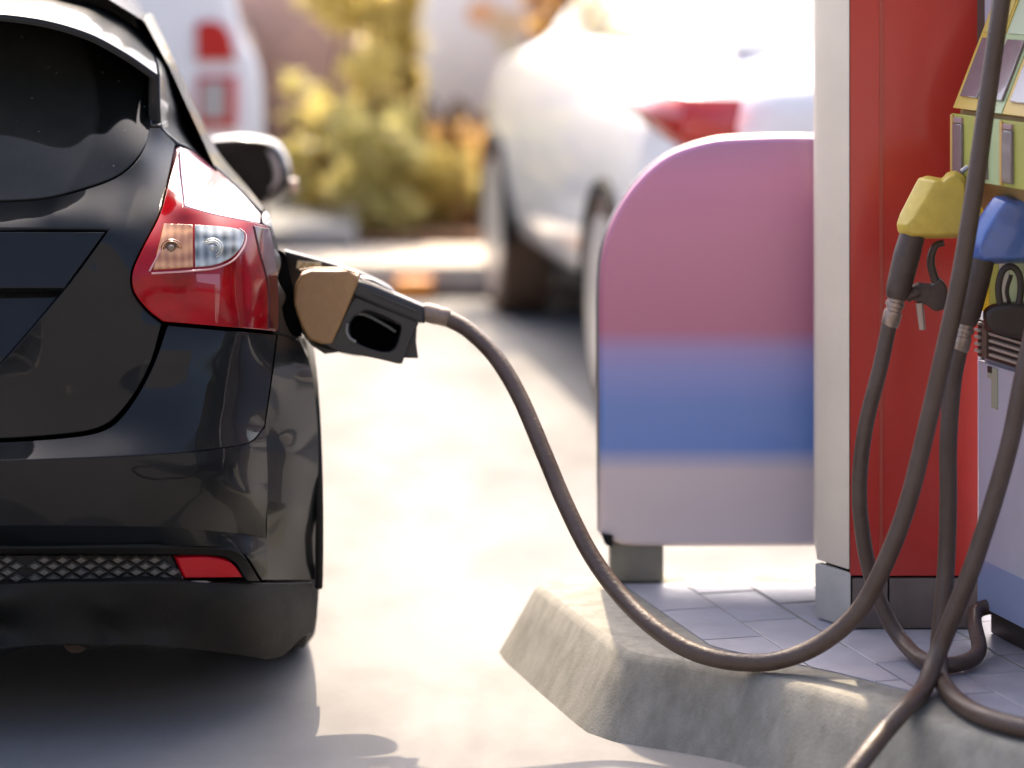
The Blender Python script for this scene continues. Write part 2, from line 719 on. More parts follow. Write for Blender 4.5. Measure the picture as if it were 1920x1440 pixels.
# --- tailgate skin
win_edge = [(ML, 380, 0.17), (-120, 380, 0.17), (0, 377, 0.18), (80, 372, 0.19), (150, 356, 0.20), (220, 330, 0.235), (262, 292, 0.28), (280, 237, 0.37)]
lamp_left = [(333, 272, 0.43), (318, 330, 0.31), (300, 400, 0.19), (270, 460, 0.125), (248, 510, 0.10), (250, 545, 0.092), (275, 580, 0.09), (305, 606, 0.088)]
gate_bottom = [(283, 682, 0.07), (245, 750, 0.055), (203, 794, 0.04), (150, 811, 0.03), (0, 823, 0.015), (ML, 825, 0.005)]
T = [win_edge[0] + ('m',)] + win_edge[1:-1] + [(280, 237, 0.37, 'c'), (301, 238, 0.38, 'c'), (331, 268, 0.43, 'c')]
T += [p for p in lamp_left[1:-1]] + [(305, 606, 0.088, 'c')] + gate_bottom[:-1] + [(ML, 825, 0.005, 'm')]
T += [(ML, 748, 0.03, 'm'), (-75, 748, 0.035, 'c'), (0, 682, 0.045), (120, 542, 0.075), (203, 431, 0.115, 'c'), (100, 429, 0.11), (0, 429, 0.105), (ML, 429, 0.10, 'm')]
gate_extra = [(120, 700, 0.045), (200, 600, 0.075), (180, 480, 0.10), (240, 400, 0.16), (100, 400, 0.135)]
gate_surf = TPS([p[:3] for p in T] + gate_extra)
gate = car_part('tailgate', [panel(T, surf=gate_surf, gap=1.1, centre=True, drop=0.0025)], paint, side='join')
# handle strip above the plate, leaning a little upwards
H_ = [(ML, 432, 0.10, 'm'), (200, 433, 0.112, 'c'), (121, 541, 0.062, 'c'), (0, 541, 0.055), (ML, 541, 0.05, 'm')]
strip = car_part('handle_strip', [panel(H_, centre=True, gap=1.6, drop=0.003)], paint, gate, side='join')
R_ = [(ML, 545, 0.115, 'm'), (116, 545, 0.115, 'c'), (0, 680, 0.075), (-72, 744, 0.06, 'c'), (ML, 744, 0.06, 'm')]
car_part('plate_recess', [panel(R_, centre=True, gap=0.0, drop=0.0)], paint, gate, side='join')
# number plate (its edge just at the picture border)
nb = MB()
c0 = CC(ML, 655, 0.02)
nb.box((0, 0.052, c0.z), (0.50, 0.006, 0.11), bev=0.003)
mk('number_plate', nb.v, nb.f, mat('plate_white', (0.45, 0.45, 0.42), 0.4), gate, world=False)
# --- rear window and its trim
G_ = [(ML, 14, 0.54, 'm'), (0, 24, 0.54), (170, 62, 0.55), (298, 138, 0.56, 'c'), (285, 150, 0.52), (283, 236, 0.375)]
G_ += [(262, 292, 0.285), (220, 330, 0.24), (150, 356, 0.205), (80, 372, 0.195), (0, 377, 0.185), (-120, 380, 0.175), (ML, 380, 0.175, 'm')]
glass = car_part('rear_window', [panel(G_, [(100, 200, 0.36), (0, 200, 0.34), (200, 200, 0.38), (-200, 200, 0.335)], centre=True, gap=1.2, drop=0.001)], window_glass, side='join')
PT = [(284, 144, 0.52, 'c'), (298, 141, 0.53, 'c'), (301, 190, 0.46), (302, 236, 0.385, 'c'), (283, 234, 0.375, 'c'), (284, 190, 0.44)]
car_part('pillar_trim', [panel(PT, gap=0.3, rim=1.0, off=0.001, drop=0.001, grid=7)], gloss_black)
# backing behind the gaps so that they read as dark shut lines
bk = [(ML, 380, 0.2, 'm'), (0, 370, 0.22), (150, 350, 0.24), (283, 236, 0.42, 'c'), (333, 268, 0.47, 'c'), (360, 285, 0.56), (450, 360, 0.62), (500, 400, 0.5, 'c'),
      (510, 480, 0.36), (520, 622, 0.33, 'c'), (520, 830, 0.34), (400, 830, 0.14), (200, 830, 0.09), (ML, 835, 0.07, 'm')]
car_part('inner_shell', [panel(bk, [(300, 400, 0.23), (248, 510, 0.16), (250, 545, 0.15), (400, 520, 0.19), (311, 606, 0.15), (200, 600, 0.15), (0, 600, 0.17), (0, 700, 0.13), (350, 400, 0.26),
                                   (400, 410, 0.28), (480, 430, 0.33), (430, 620, 0.2), (120, 430, 0.18), (0, 430, 0.18), (150, 540, 0.16), (400, 700, 0.19)], centre=True, gap=0, wall=0.0)], gap_m, side='join')
# --- roof spoiler
SP = [(ML, 18, 0.24, 'm'), (-100, 20, 0.24), (0, 27, 0.245), (90, 40, 0.26), (170, 65, 0.29), (235, 100, 0.335), (297, 142, 0.40, 'c'),
      (292, 112, 0.58), (268, 60, 0.70, 'c'), (240, 38, 0.68), (185, 10, 0.66), (120, -4, 0.65), (0, -14, 0.64), (ML, -18, 0.64, 'm')]
car_part('roof_spoiler', [panel(SP, [(200, 55, 0.47), (100, 15, 0.44), (0, 5, 0.42), (-200, 0, 0.42)], centre=True, gap=0.8, rim=1.2, drop=0.0015, wall=0.012, grid=9, step=7)], paint, side='join')

# --- tail lamp (right and left)
lampR = empty('tail_lamp'); lampR.parent = car
lampL = empty('tail_lamp'); lampL.parent = car
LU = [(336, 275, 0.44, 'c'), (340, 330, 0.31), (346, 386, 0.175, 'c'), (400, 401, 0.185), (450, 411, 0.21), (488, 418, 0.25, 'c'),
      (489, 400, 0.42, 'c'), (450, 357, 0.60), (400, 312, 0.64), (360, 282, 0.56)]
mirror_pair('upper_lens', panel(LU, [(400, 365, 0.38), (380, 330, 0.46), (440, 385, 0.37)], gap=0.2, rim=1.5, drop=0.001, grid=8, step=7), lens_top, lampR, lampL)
LD = [(334, 276, 0.43, 'c'), (318, 330, 0.305), (300, 400, 0.185), (270, 460, 0.115), (248, 510, 0.09), (250, 545, 0.08), (275, 580, 0.078), (305, 604, 0.078, 'c'),
      (400, 612, 0.10), (460, 617, 0.14), (521, 623, 0.30, 'c'), (521, 560, 0.295), (513, 480, 0.29), (503, 424, 0.30, 'c'), (488, 419, 0.25), (450, 412, 0.21), (400, 402, 0.185), (346, 387, 0.175, 'c'), (339, 330, 0.31)]
lamp_surf = TPS([p[:3] for p in LD] + [(400, 500, 0.105), (400, 560, 0.095), (460, 500, 0.155), (460, 560, 0.145), (330, 500, 0.085), (330, 560, 0.075), (495, 520, 0.225), (495, 590, 0.215), (350, 420, 0.145), (420, 440, 0.14)])
mirror_pair('lower_lens', panel(LD, surf=lamp_surf, gap=1.3, rim=2.5, off=0.004, drop=0.003, grid=8, step=7), lens_red, lampR, lampL)
# darker outer (side marker) section of the lens
LS = [(470, 424, 0, 'c'), (502, 428, 0, 'c'), (512, 480, 0), (519, 560, 0), (519, 619, 0, 'c'), (497, 617, 0, 'c'), (497, 540, 0), (480, 470, 0)]
mirror_pair('side_lens', panel(LS, surf=lamp_surf, gap=0.5, rim=2, off=0.0065, drop=0.002, grid=7, step=7), lens_deep, lampR, lampL)
LM = [(290, 416, 0, 'c'), (380, 411, 0), (455, 423, 0, 'c'), (455, 429, 0, 'c'), (380, 419, 0), (300, 420, 0, 'c')]
AM = [(307, 421, 0, 'c'), (362, 423, 0, 'c'), (362, 503, 0, 'c'), (286, 508, 0, 'c')]
mirror_pair('amber_lens', panel(AM, surf=lamp_surf, gap=0.8, rim=2.5, off=0.0075, drop=0.003, grid=6, step=6), amber_m, lampR, lampL)
CL = [(364, 423, 0, 'c'), (440, 430, 0), (455, 440, 0), (452, 460, 0), (432, 484, 0), (402, 498, 0), (364, 503, 0, 'c')]
mirror_pair('clear_lens', panel(CL, surf=lamp_surf, gap=0.8, rim=2.5, off=0.0075, drop=0.003, grid=6, step=6), clear_m, lampR, lampL)
# pale bezel round the two small lenses
for pl in ([(280, 508), (300, 470), (318, 424)], [(284, 512), (362, 507), (404, 502), (436, 488), (456, 463), (460, 440), (448, 428)]):
    pts = []
    for x, y in pl:
        dd = float(lamp_surf([(x, y)])[0])
        p = CC(x, y, dd)
        pts.append(p + Vector((0, -0.008, 0)))
    q = MB().tube(pts, 0.0022, seg=6, sub=5)
    mirror_pair('bezel', (q.v, q.f), mat('pink_bezel', (0.55, 0.25, 0.24), 0.2, coat=1), lampR, lampL)
for (x, y, r, mm) in ((321, 466, 0.013, mat('smoky_bulb', (0.12, 0.07, 0.04), 0.15, coat=1)), (398, 465, 0.011, mat('clear_bulb', (0.35, 0.38, 0.38), 0.1, coat=1))):
    p = CC(x, y, float(lamp_surf([(x, y)])[0]) - 0.009)
    q = MB()
    nn = 16
    v = [p + Vector((0, -0.005, 0))]
    f = []
    for j, (rr, dy) in enumerate(((0.35, -0.005), (0.6, -0.001), (0.75, 0.002), (1.0, 0.0), (1.05, 0.006))):
        for k in range(nn):
            a = 2 * PI * k / nn
            v.append(p + Vector((math.cos(a) * r * rr, dy, math.sin(a) * r * rr)))
        for k in range(nn):
            k2 = (k + 1) % nn
            if j == 0:
                f.append((0, 1 + k, 1 + k2))
            else:
                b0 = 1 + (j - 1) * nn
                f.append((b0 + k, b0 + nn + k, b0 + nn + k2, b0 + k2))
    mirror_pair('bulb', (v, f), mm, lampR, lampL)
# reflector bowls round the bulbs
for (x, y, r, mm) in ((321, 466, 0.019, mat('amber_bowl', (0.22, 0.10, 0.04), 0.2, 0.5, coat=1)), (398, 465, 0.020, mat('silver_bowl', (0.55, 0.58, 0.57), 0.15, 0.8))):
    p = CC(x, y, float(lamp_surf([(x, y)])[0]) - 0.0085)
    for rr in (r, r * 0.78):
        q = MB().tube([p + Vector((math.cos(a) * rr, math.sin(a) * rr * 0.1, math.sin(a) * rr * 0.9)) for a in np.linspace(0, 2 * PI, 25)], 0.0011, seg=6, sub=1, caps=False)
        mirror_pair('reflector_bowl', (q.v, q.f), mm, lampR, lampL)
# small relief inside the red field
RL = [(365, 513, 0, 'c'), (410, 513, 0, 'c'), (412, 540, 0), (408, 605, 0, 'c'), (402, 605, 0, 'c'), (400, 535, 0, 'c'), (367, 530, 0, 'c')]
mirror_pair('lens_relief', panel(RL, surf=lamp_surf, gap=0.4, rim=1.5, off=0.006, drop=0.002, grid=7, step=7), mat('bright_red_lens', (0.34, 0.02, 0.02), 0.15, coat=1), lampR, lampL)

# --- bumper: upper roll, crease, vertical band, lower return, all one part
BU = [(ML, 829, -0.005, 'm'), (0, 827, 0.005), (150, 816, 0.02), (207, 799, 0.035), (249, 753, 0.05), (287, 684, 0.062), (314, 608, 0.085, 'c'),
      (400, 616, 0.105), (460, 621, 0.145), (521, 627, 0.30, 'c'), (512, 700, 0.235), (502, 770, 0.215), (498, 800, 0.212, 'c'),
      (470, 830, 0.13), (385, 845, 0.03), (240, 856, -0.03), (0, 865, -0.05), (ML, 868, -0.06, 'm')]
BM = [(ML, 868, -0.06, 'm'), (0, 865, -0.05), (240, 856, -0.03), (385, 845, 0.03), (470, 830, 0.13), (498, 800, 0.212, 'c'), (502, 900, 0.215), (500, 1000, 0.22), (500, 1010, 0.22, 'c'),
      (440, 1000, 0.13), (300, 988, 0.01), (0, 985, -0.03), (ML, 985, -0.04, 'm')]
BL = [(ML, 985, -0.04, 'm'), (0, 985, -0.03), (300, 988, 0.01), (440, 1000, 0.13), (500, 1010, 0.22, 'c'), (503, 1087, 0.23, 'c'),
      (492, 1087, 0.20), (462, 1042, 0.13), (430, 1027, 0.11), (300, 1022, 0.05), (0, 1026, 0.02), (ML, 1028, 0.015, 'm')]
BF = [(521, 627, 0.30, 'c'), (545, 634, 0.37), (563, 640, 0.42, 'c'), (583, 690, 0.42), (593, 770, 0.42), (597, 850, 0.42), (595, 930, 0.42), (591, 1000, 0.42), (590, 1087, 0.42, 'c'),
      (545, 1087, 0.33), (503, 1087, 0.23, 'c'), (500, 1010, 0.22), (502, 900, 0.215), (498, 800, 0.212), (502, 770, 0.215), (512, 700, 0.235)]
b_ex = [(550, 850, 0.295), (550, 950, 0.30), (550, 720, 0.33)]
bumper = car_part('bumper', [panel(BU, [(380, 700, 0.075), (440, 760, 0.11), (300, 800, 0.02), (480, 700, 0.18)], centre=True, gap=1.0, drop=0.0025, grid=11),
                             panel(BM, [(385, 920, 0.035), (470, 920, 0.135), (200, 920, -0.03)], centre=True, gap=0, rim=1, drop=0, wall=0, grid=11),
                             panel(BL, centre=True, gap=0, rim=1, drop=0, wall=0, grid=9),
                             panel(BF, b_ex, gap=0.0, rim=1, drop=0, wall=0, grid=8)], paint, side='join', sharp=50)
# --- lower valance of grained plastic
VT = [(ML, 1031, 0.01, 'm'), (0, 1029, 0.012), (300, 1026, 0.04), (430, 1031, 0.10), (459, 1046, 0.12), (489, 1091, 0.19, 'c'),
      (464, 1089, 0.13, 'c'), (441, 1056, 0.125), (415, 1044, 0.11), (325, 1041, 0.07, 'c'), (300, 1041, 0.055), (0, 1040, 0.03), (ML, 1042, 0.03, 'm')]
VB = [(ML, 1092, 0.02, 'm'), (0, 1091, 0.02), (300, 1091, 0.045), (400, 1091, 0.085), (503, 1091, 0.225), (590, 1091, 0.42, 'c'), (592, 1165, 0.42), (590, 1190, 0.42, 'c'),
      (572, 1196, 0.38), (535, 1232, 0.32), (505, 1240, 0.27, 'c'), (420, 1228, 0.16), (300, 1214, 0.07), (180, 1210, 0.04), (0, 1216, 0.03), (ML, 1222, 0.03, 'm')]
v_ex = [(0, 1120, 0.0), (200, 1120, 0.02), (400, 1120, 0.075), (0, 1150, 0.015), (200, 1150, 0.025), (400, 1150, 0.09), (300, 1160, 0.075), (0, 1165, 0.05), (200, 1165, 0.065), (300, 1180, 0.085), (0, 1190, 0.05), (200, 1190, 0.07), (470, 1150, 0.15), (550, 1150, 0.31)]
valance = car_part('lower_valance', [panel(VT, centre=True, gap=0.3, rim=1.5, drop=0.002, grid=8), panel(VB, v_ex, centre=True, gap=0.6, drop=0.006, rim=4, grid=10)], plastic, side='join', sharp=50)
GR = [(ML, 1042, 0.05, 'm'), (320, 1042, 0.085, 'c'), (345, 1090, 0.09, 'c'), (0, 1091, 0.05), (ML, 1092, 0.05, 'm')]
grille = car_part('bumper_grille', [panel(GR, centre=True, gap=0, rim=1, drop=0, wall=0)], mat('grille_backing', (0.006, 0.006, 0.006), 0.8), side='join')
RB = [(325, 1042, 0.10, 'c'), (415, 1045, 0.13), (441, 1057, 0.15), (464, 1089, 0.17, 'c'), (345, 1089, 0.11, 'c')]
car_part('reflector_housing', [panel(RB, gap=0, rim=1, drop=0, wall=0.0)], gap_m)
RR = [(328, 1044, 0.075, 'c'), (380, 1043, 0.09), (415, 1047, 0.105), (440, 1058, 0.115), (461, 1086, 0.135, 'c'), (346, 1087, 0.082, 'c')]
car_part('reflector', [panel(RR, gap=2.0, rim=3, drop=0.004, grid=8, step=6)], refl_red)
# grille studs
sw, sh = 0.0150, 0.0088
sv_ = [(-sw, 0, 0), (0, 0, -sh), (sw, 0, 0), (0, 0, sh), (-sw * .62, -0.008, 0), (0, -0.008, -sh * .62), (sw * .62, -0.008, 0), (0, -0.008, sh * .62)]
sf_ = [(0, 1, 5, 4), (1, 2, 6, 5), (2, 3, 7, 6), (3, 0, 4, 7), (4, 5, 6, 7)]
sme = bpy.data.meshes.new('grille_stud')
sme.from_pydata(sv_, [], sf_)
sme.materials.append(mat('stud_plastic', (0.075, 0.075, 0.068), 0.5, dirt=(0.12, 0.10, 0.08), dscale=20, damt=0.5))
gs = TPS([p[:3] for p in GR])
for row in range(4):
    y = 1049 + row * 11.5
    x = -262 + (17 if row % 2 else 0)
    while x < 322 + row * 5 - 4:
        if not (44 < x < 52):
            p = CC(x, y, float(gs([(x, y)])[0]) - 0.004)
            for s_ in (1, -1):
                o = bpy.data.objects.new('grille_stud', sme)
                COL.objects.link(o)
                o.parent = grille
                o.location = (p.x * s_, p.y, p.z)
        x += 34.5
# --- flank behind the lamp and C pillar
QF = [(506, 427, 0.31, 'c'), (514, 480, 0.30), (522, 560, 0.305), (523, 625, 0.305, 'c'), (563, 638, 0.42, 'c'), (556, 600, 0.42), (545, 540, 0.42), (525, 470, 0.42), (507, 402, 0.42), (500, 392, 0.50, 'c'), (491, 398, 0.44, 'c'), (491, 418, 0.27)]
QP = [(299, 142, 0.47, 'c'), (303, 236, 0.39), (334, 268, 0.44, 'c'), (360, 280, 0.57), (400, 309, 0.655), (450, 354, 0.615), (490, 396, 0.45, 'c'), (501, 391, 0.62, 'c'),
      (462, 345, 0.98), (412, 285, 1.02), (385, 232, 1.02), (352, 160, 1.02), (318, 90, 1.02), (285, 22, 1.02, 'c'), (268, 30, 0.84), (270, 62, 0.70), (294, 112, 0.585)]
quarter = car_part('quarter_panel', [panel(QF, [(523, 520, 0.36), (532, 580, 0.36), (508, 430, 0.34)], gap=0.8, rim=1.5, drop=0.002, grid=6, step=7),
                                     panel(QP, [(330, 200, 0.60), (370, 262, 0.75), (310, 110, 0.70), (430, 325, 0.8)], gap=0.8, rim=1.5, drop=0.003, grid=7, step=7)], paint, sharp=50)

# --- body shell forward of the rear panels (sections of (u, z) from sill to roof)
base_out = [(0.78, 0.20), (0.87, 0.30), (0.893, 0.44), (0.893, 0.56), (0.880, 0.68), (0.845, 0.80), (0.785, 0.875), (0.718, 0.95), (0.690, 1.02), (0.645, 1.13), (0.590, 1.25), (0.540, 1.345), (0.46, 1.405), (0.25, 1.432), (0, 1.44)]
rear_out = [(0.78, 0.20), (0.88, 0.30), (0.893, 0.44), (0.893, 0.54), (0.877, 0.629), (0.850, 0.718), (0.808, 0.86), (0.755, 0.955), (0.690, 1.02), (0.640, 1.13), (0.586, 1.25), (0.535, 1.345), (0.455, 1.395), (0.25, 1.425), (0, 1.435)]
secs = []


def lerp_out(a, b, t):
    return [(x1 + (x2 - x1) * t, y1 + (y2 - y1) * t) for (x1, y1), (x2, y2) in zip(a, b)]


for d, t in ((0.62, 0), (0.8, 0.1), (1.0, 0.25), (1.3, 0.6), (1.7, 1), (2.1, 1), (2.5, 1)):
    secs.append((d, lerp_out(rear_out, base_out, t)))
bon = [(0.78, 0.20), (0.87, 0.30), (0.89, 0.44), (0.885, 0.56), (0.865, 0.66), (0.82, 0.75), (0.77, 0.82), (0.70, 0.88), (0.66, 0.91), (0.60, 0.935), (0.52, 0.95), (0.45, 0.96), (0.36, 0.97), (0.2, 0.98), (0, 0.985)]
secs += [(2.9, lerp_out(base_out, bon, 0.35)), (3.25, lerp_out(base_out, bon, 0.9)), (3.6, bon), (4.0, [(x * 0.95, z * 0.93) for x, z in bon]), (4.25, [(x * 0.8, z * 0.8) for x, z in bon])]
v, f = [], []
K = len(base_out)
for d, o_ in secs:
    full = [(x, z) for x, z in o_] + [(-x, z) for x, z in o_[::-1][1:]]
    v += [Vector((x, d, z)) for x, z in full]
KF = 2 * K - 1
for i in range(len(secs) - 1):
    for k in range(KF - 1):
        f.append((i * KF + k, i * KF + k + 1, (i + 1) * KF + k + 1, (i + 1) * KF + k))
f.append(tuple((len(secs) - 1) * KF + k for k in range(KF)))
body = mk('body', v, f, paint, car, world=False, sharp=60)
# flank strip between the rear corner and the shell
for s_ in (1, -1):
    v, f = [], []
    for d, kx in ((0.425, 0.978), (0.52, 0.992), (0.625, 1.0)):
        v += [Vector((x * kx * s_, d, z)) for x, z in rear_out[:8]]
    f = [(i * 8 + k, i * 8 + k + 1, (i + 1) * 8 + k + 1, (i + 1) * 8 + k) for i in range(2) for k in range(7)]
    mk('flank', v, [q[::s_] for q in f], paint, car, world=False)
# roof part between spoiler and shell
v, f = [], []
roof_rows = []
for d, dz in ((0.60, -0.012), (0.62, -0.004)):
    roof_rows.append([(0.50 * q, d + 0.0, 1.405 + dz + 0.03 * math.sqrt(max(0, 1 - q * q))) for q in np.linspace(-1, 1, 17)])
v = [Vector(p) for r_ in roof_rows for p in r_]
v += [Vector((p[0] * 1.06, 0.66, p[2] + 0.002)) for p in roof_rows[1]]
f = [(i * 17 + k, i * 17 + k + 1, (i + 1) * 17 + k + 1, (i + 1) * 17 + k) for i in range(2) for k in range(16)]
mk('roof_edge', v, f, paint, car, world=False)


def shell_patch(name, d0, d1, k0, k1, m, off=0.004, both=True, inset=0.02):
    """window pane laid on the shell between two stations and two outline indices"""
    def at(d, s):
        for i in range(len(secs) - 1):
            if secs[i][0] <= d <= secs[i + 1][0]:
                t = (d - secs[i][0]) / (secs[i + 1][0] - secs[i][0])
                o_ = lerp_out(secs[i][1], secs[i + 1][1], t)
                break
        j = min(int(s), K - 2)
        q = s - j
        return Vector((o_[j][0] * (1 - q) + o_[j + 1][0] * q, d, o_[j][1] * (1 - q) + o_[j + 1][1] * q))
    for s_ in ((1, -1) if both else (1,)):
        vv, ff = [], []
        A, B = 8, 6
        for a in range(A + 1):
            for b in range(B + 1):
                dd = d0(b / B) + (d1(b / B) - d0(b / B)) * a / A
                p = at(dd, k0 + (k1 - k0) * b / B)
                vv.append(Vector(((p.x + off) * s_, p.y, p.z + off * 0.3)))
        for a in range(A):
            for b in range(B):
                q = (a * (B + 1) + b, a * (B + 1) + b + 1, (a + 1) * (B + 1) + b + 1, (a + 1) * (B + 1) + b)
                ff.append(q if s_ > 0 else q[::-1])
        mk(name, vv, ff, m, car, world=False)


shell_patch('side_window', lambda t: 1.06 + 0.25 * t * t, lambda t: 1.72, 7.6, 10.9, dark_glass, off=0.005)
shell_patch('side_window', lambda t: 1.76, lambda t: 2.72 - 0.45 * t, 7.6, 10.9, dark_glass, off=0.005)
shell_patch('door_seam', lambda t: 1.735, lambda t: 1.742, 1.0, 7.4, gap_m, off=0.002)
# beltline strip
for s_ in (1, -1):
    q = MB().tube([Vector((s_ * 0.722, d, 0.955)) for d in (1.05, 1.5, 2.0, 2.6)], 0.006, seg=8, sub=3)
    mk('belt_strip', q.v, q.f, chrome, car, world=False)
# --- wheels
for (sx, d) in ((1, 0.77), (-1, 0.77), (1, 3.40), (-1, 3.40)):
    wr = empty('wheel', (sx * 0.785, d, 0.315)); wr.parent = car
    prof = [(0.20, -0.1), (0.29, -0.105), (0.312, -0.085), (0.315, 0), (0.312, 0.085), (0.29, 0.105), (0.20, 0.1)]
    vv, ff = [], []
    n = 40
    for k in range(n):
        a = 2 * PI * k / n
        for r_, x_ in prof:
            vv.append(Vector((x_, math.cos(a) * r_, math.sin(a) * r_)))
    m_ = len(prof)
    for k in range(n):
        k2 = (k + 1) % n
        for j in range(m_ - 1):
            ff.append((k * m_ + j, k * m_ + j + 1, k2 * m_ + j + 1, k2 * m_ + j))
    mk('tyre', vv, ff, tyre_m, wr, world=False)
    rm = MB()
    for k in range(5):
        a = 2 * PI * k / 5
        rm.tube([Vector((sx * 0.085, 0, 0)), Vector((sx * 0.08, math.cos(a) * 0.2, math.sin(a) * 0.2))], [0.03, 0.022], seg=8, sub=1)
    rm.tube([Vector((-0.09, 0, 0)), Vector((0.08, 0, 0))], 0.205, seg=40, sub=1)
    mk('rim', rm.v, rm.f, mat('alloy_rim', (0.35, 0.35, 0.36), 0.3, 0.9), wr, world=False)
    # dark arch round the wheel
    ar = MB()
    R1 = []
    for k in range(25):
        a = -0.35 + (PI + 0.7) * k / 24
        R1.append(Vector((sx * 0.884, d + math.cos(a) * 0.36, 0.315 + math.sin(a) * 0.34)))
    ar.tube(R1, 0.008, seg=8, sub=1)
    mk('arch_lip', ar.v, ar.f, plastic_d, car, world=False)
# --- underbody pieces: floor, axle beam, silencer with tail pipe
ub = MB().box((0, 2.3, 0.24), (1.56, 3.3, 0.10), bev=0.02)
mk('underbody', ub.v, ub.f, plastic_d, car, world=False)
ub = MB().tube([Vector((-0.72, 1.0, 0.26)), Vector((0.72, 1.0, 0.26))], 0.035, seg=12, sub=1)
mk('rear_axle', ub.v, ub.f, mat('rusty_steel', (0.05, 0.03, 0.02), 0.8, var=0.4, vscale=20), car, world=False)
ub = MB().box((0.18, 0.42, 0.245), (0.52, 0.24, 0.13), bev=0.05)
sil = mk('silencer', ub.v, ub.f, mat('silencer_steel', (0.13, 0.10, 0.08), 0.6, 0.5, var=0.5, vscale=15), car, world=False)
ub = MB().tube([Vector((0.38, 0.4, 0.225)), Vector((0.40, 0.2, 0.20)), Vector((0.40, 0.09, 0.19))], 0.026, seg=16, sub=4)
mk('tail_pipe', ub.v, ub.f, MATS['rusty_steel'], sil, world=False)

# --- door mirror
dm = empty('door_mirror'); dm.parent = car
MY = 7.62
mp = spline_loop([(392, 262), (430, 253), (475, 254), (515, 264), (537, 288), (546, 325), (543, 355), (527, 371), (495, 382), (470, 374), (440, 340), (405, 296)], 6)
q = MB().puck([(a - 0, b) for a, b in mp], MY + 0.05, 0.075, 0.035, 5)
mk('mirror_housing', q.v, q.f, mat('brown_black_gloss', (0.015, 0.011, 0.009), 0.2, coat=1), dm)
mp2 = spline_loop([(405, 266), (435, 261), (475, 262), (508, 270), (527, 291), (535, 325), (531, 350), (517, 363), (495, 370), (476, 364), (447, 332), (414, 292)], 6)
q = MB().puck(mp2, MY - 0.027, 0.004, 0.002, 1)
mk('mirror_glass', q.v, q.f, mat('mirror_glass', (0.012, 0.008, 0.006), 0.15, 0.0, coat=0.3), dm)
q = MB().tube([W(503, 282, MY - 0.034), W(515, 305, MY - 0.034), W(519, 335, MY - 0.034), W(506, 358, MY - 0.034)], [0.004, 0.009, 0.008, 0.003], seg=8, sub=5)  # bright crescent on the mirror glass, put in as a pale strip
mk('mirror_highlight_rim', q.v, q.f, mat('pale_highlight', (0.42, 0.36, 0.31), 0.3), dm)
q = MB().puck([(545, 334), (557, 336), (557, 360), (546, 358)], MY + 0.01, 0.02, 0.004, 2)
mk('turn_signal', q.v, q.f, mat('signal_pale', (0.75, 0.5, 0.35), 0.2, coat=1), dm)
q = MB().tube([W(470, 362, MY + 0.05), W(425, 366, MY + 0.08)], 0.03, seg=10, sub=1)
mk('mirror_arm', q.v, q.f, gloss_black, dm)

# --- fuel filler pocket and open flap on the right flank
fp = [(509, 468, 0.34, 'c'), (529, 474, 0.43), (547, 540, 0.43), (560, 600, 0.43), (564, 632, 0.43, 'c'), (543, 628, 0.38), (528, 590, 0.35), (518, 530, 0.34)]
car_part('filler_pocket', [panel(fp, [(530, 540, 0.37)], gap=0.5, rim=1, off=0.004, drop=0, wall=0, grid=6)], gap_m, side='right')
FY = 6.02
fl = spline_loop([(533, 467, 'c'), (620, 491), (690, 515), (735, 540), (748, 570), (740, 620), (700, 664, ), (640, 661), (598, 642), (570, 608), (548, 560), (538, 510)], 8)
q = MB().puck(fl, FY, 0.012, 0.006, 2)
flap = mk('fuel_flap', q.v, q.f, mat('flap_black', (0.006, 0.007, 0.008), 0.3), car)
q = MB().puck([(558, 489), (602, 492), (603, 504), (556, 503)], FY - 0.014, 0.001, 0.0004, 1)
lab = mk('fuel_sticker', q.v, q.f, mat('cream_sticker', (0.62, 0.56, 0.36), 0.5), flap)
q = MB()
for x0, x1, y0, y1 in ((566, 574, 493, 496), (578, 590, 494, 497), (562, 568, 498, 501), (573, 579, 499, 502), (584, 596, 499, 502)):
    q.puck([(x0, y0), (x1, y0), (x1, y1), (x0, y1)], FY - 0.0158, 0.0006, 0.0001, 1)
mk('sticker_print', q.v, q.f, mat('ochre_print', (0.28, 0.20, 0.05), 0.6), flap)
q = MB().tube([W(526, 492, FY - 0.01), W(530, 520, FY - 0.02)], 0.0035, seg=8, sub=1)
mk('flap_hinge', q.v, q.f, steel, flap)

# ------------------------------------------------------------------ fuel nozzle in the car
noz = empty('fuel_nozzle', W(600, 580, 5.86), 0, 'black fuel nozzle with tan splash guard pushed into the black hatchback', 'fuel nozzle')
NY = 5.86
tan_m = mat('tan_guard_plastic', (0.30, 0.17, 0.07), 0.42, var=0.18, vscale=14, bump=0.1, bscale=60, dirt=(0.10, 0.06, 0.03), dscale=9, damt=0.35)
q = MB().puck([(566, 512), (586, 504), (655, 504), (672, 514), (674, 524), (640, 606), (624, 640), (604, 641), (580, 632), (566, 606), (552, 566), (556, 530)], NY, 0.036, 0.006, 3)
guard = mk('splash_guard', q.v, q.f, tan_m, noz)
q = MB().tube([W(562, 506, NY - 0.03), W(588, 503, NY - 0.034), W(640, 504, NY - 0.034), W(668, 512, NY - 0.034)], 0.0018, seg=6, sub=4)
mk('guard_rim', q.v, q.f, mat('pale_tan_rim', (0.42, 0.30, 0.2), 0.3), guard)
q = MB().puck([(664, 520), (700, 531), (796, 572), (797, 604), (784, 603), (700, 570), (660, 552)], NY, 0.028, 0.010, 4)
barrel = mk('barrel', q.v, q.f, black_pl, noz)
q = MB().puck([(676, 517), (700, 522), (735, 541), (740, 549), (676, 530)], NY + 0.005, 0.020, 0.004, 2)
mk('barrel_cap', q.v, q.f, black_pl, barrel)
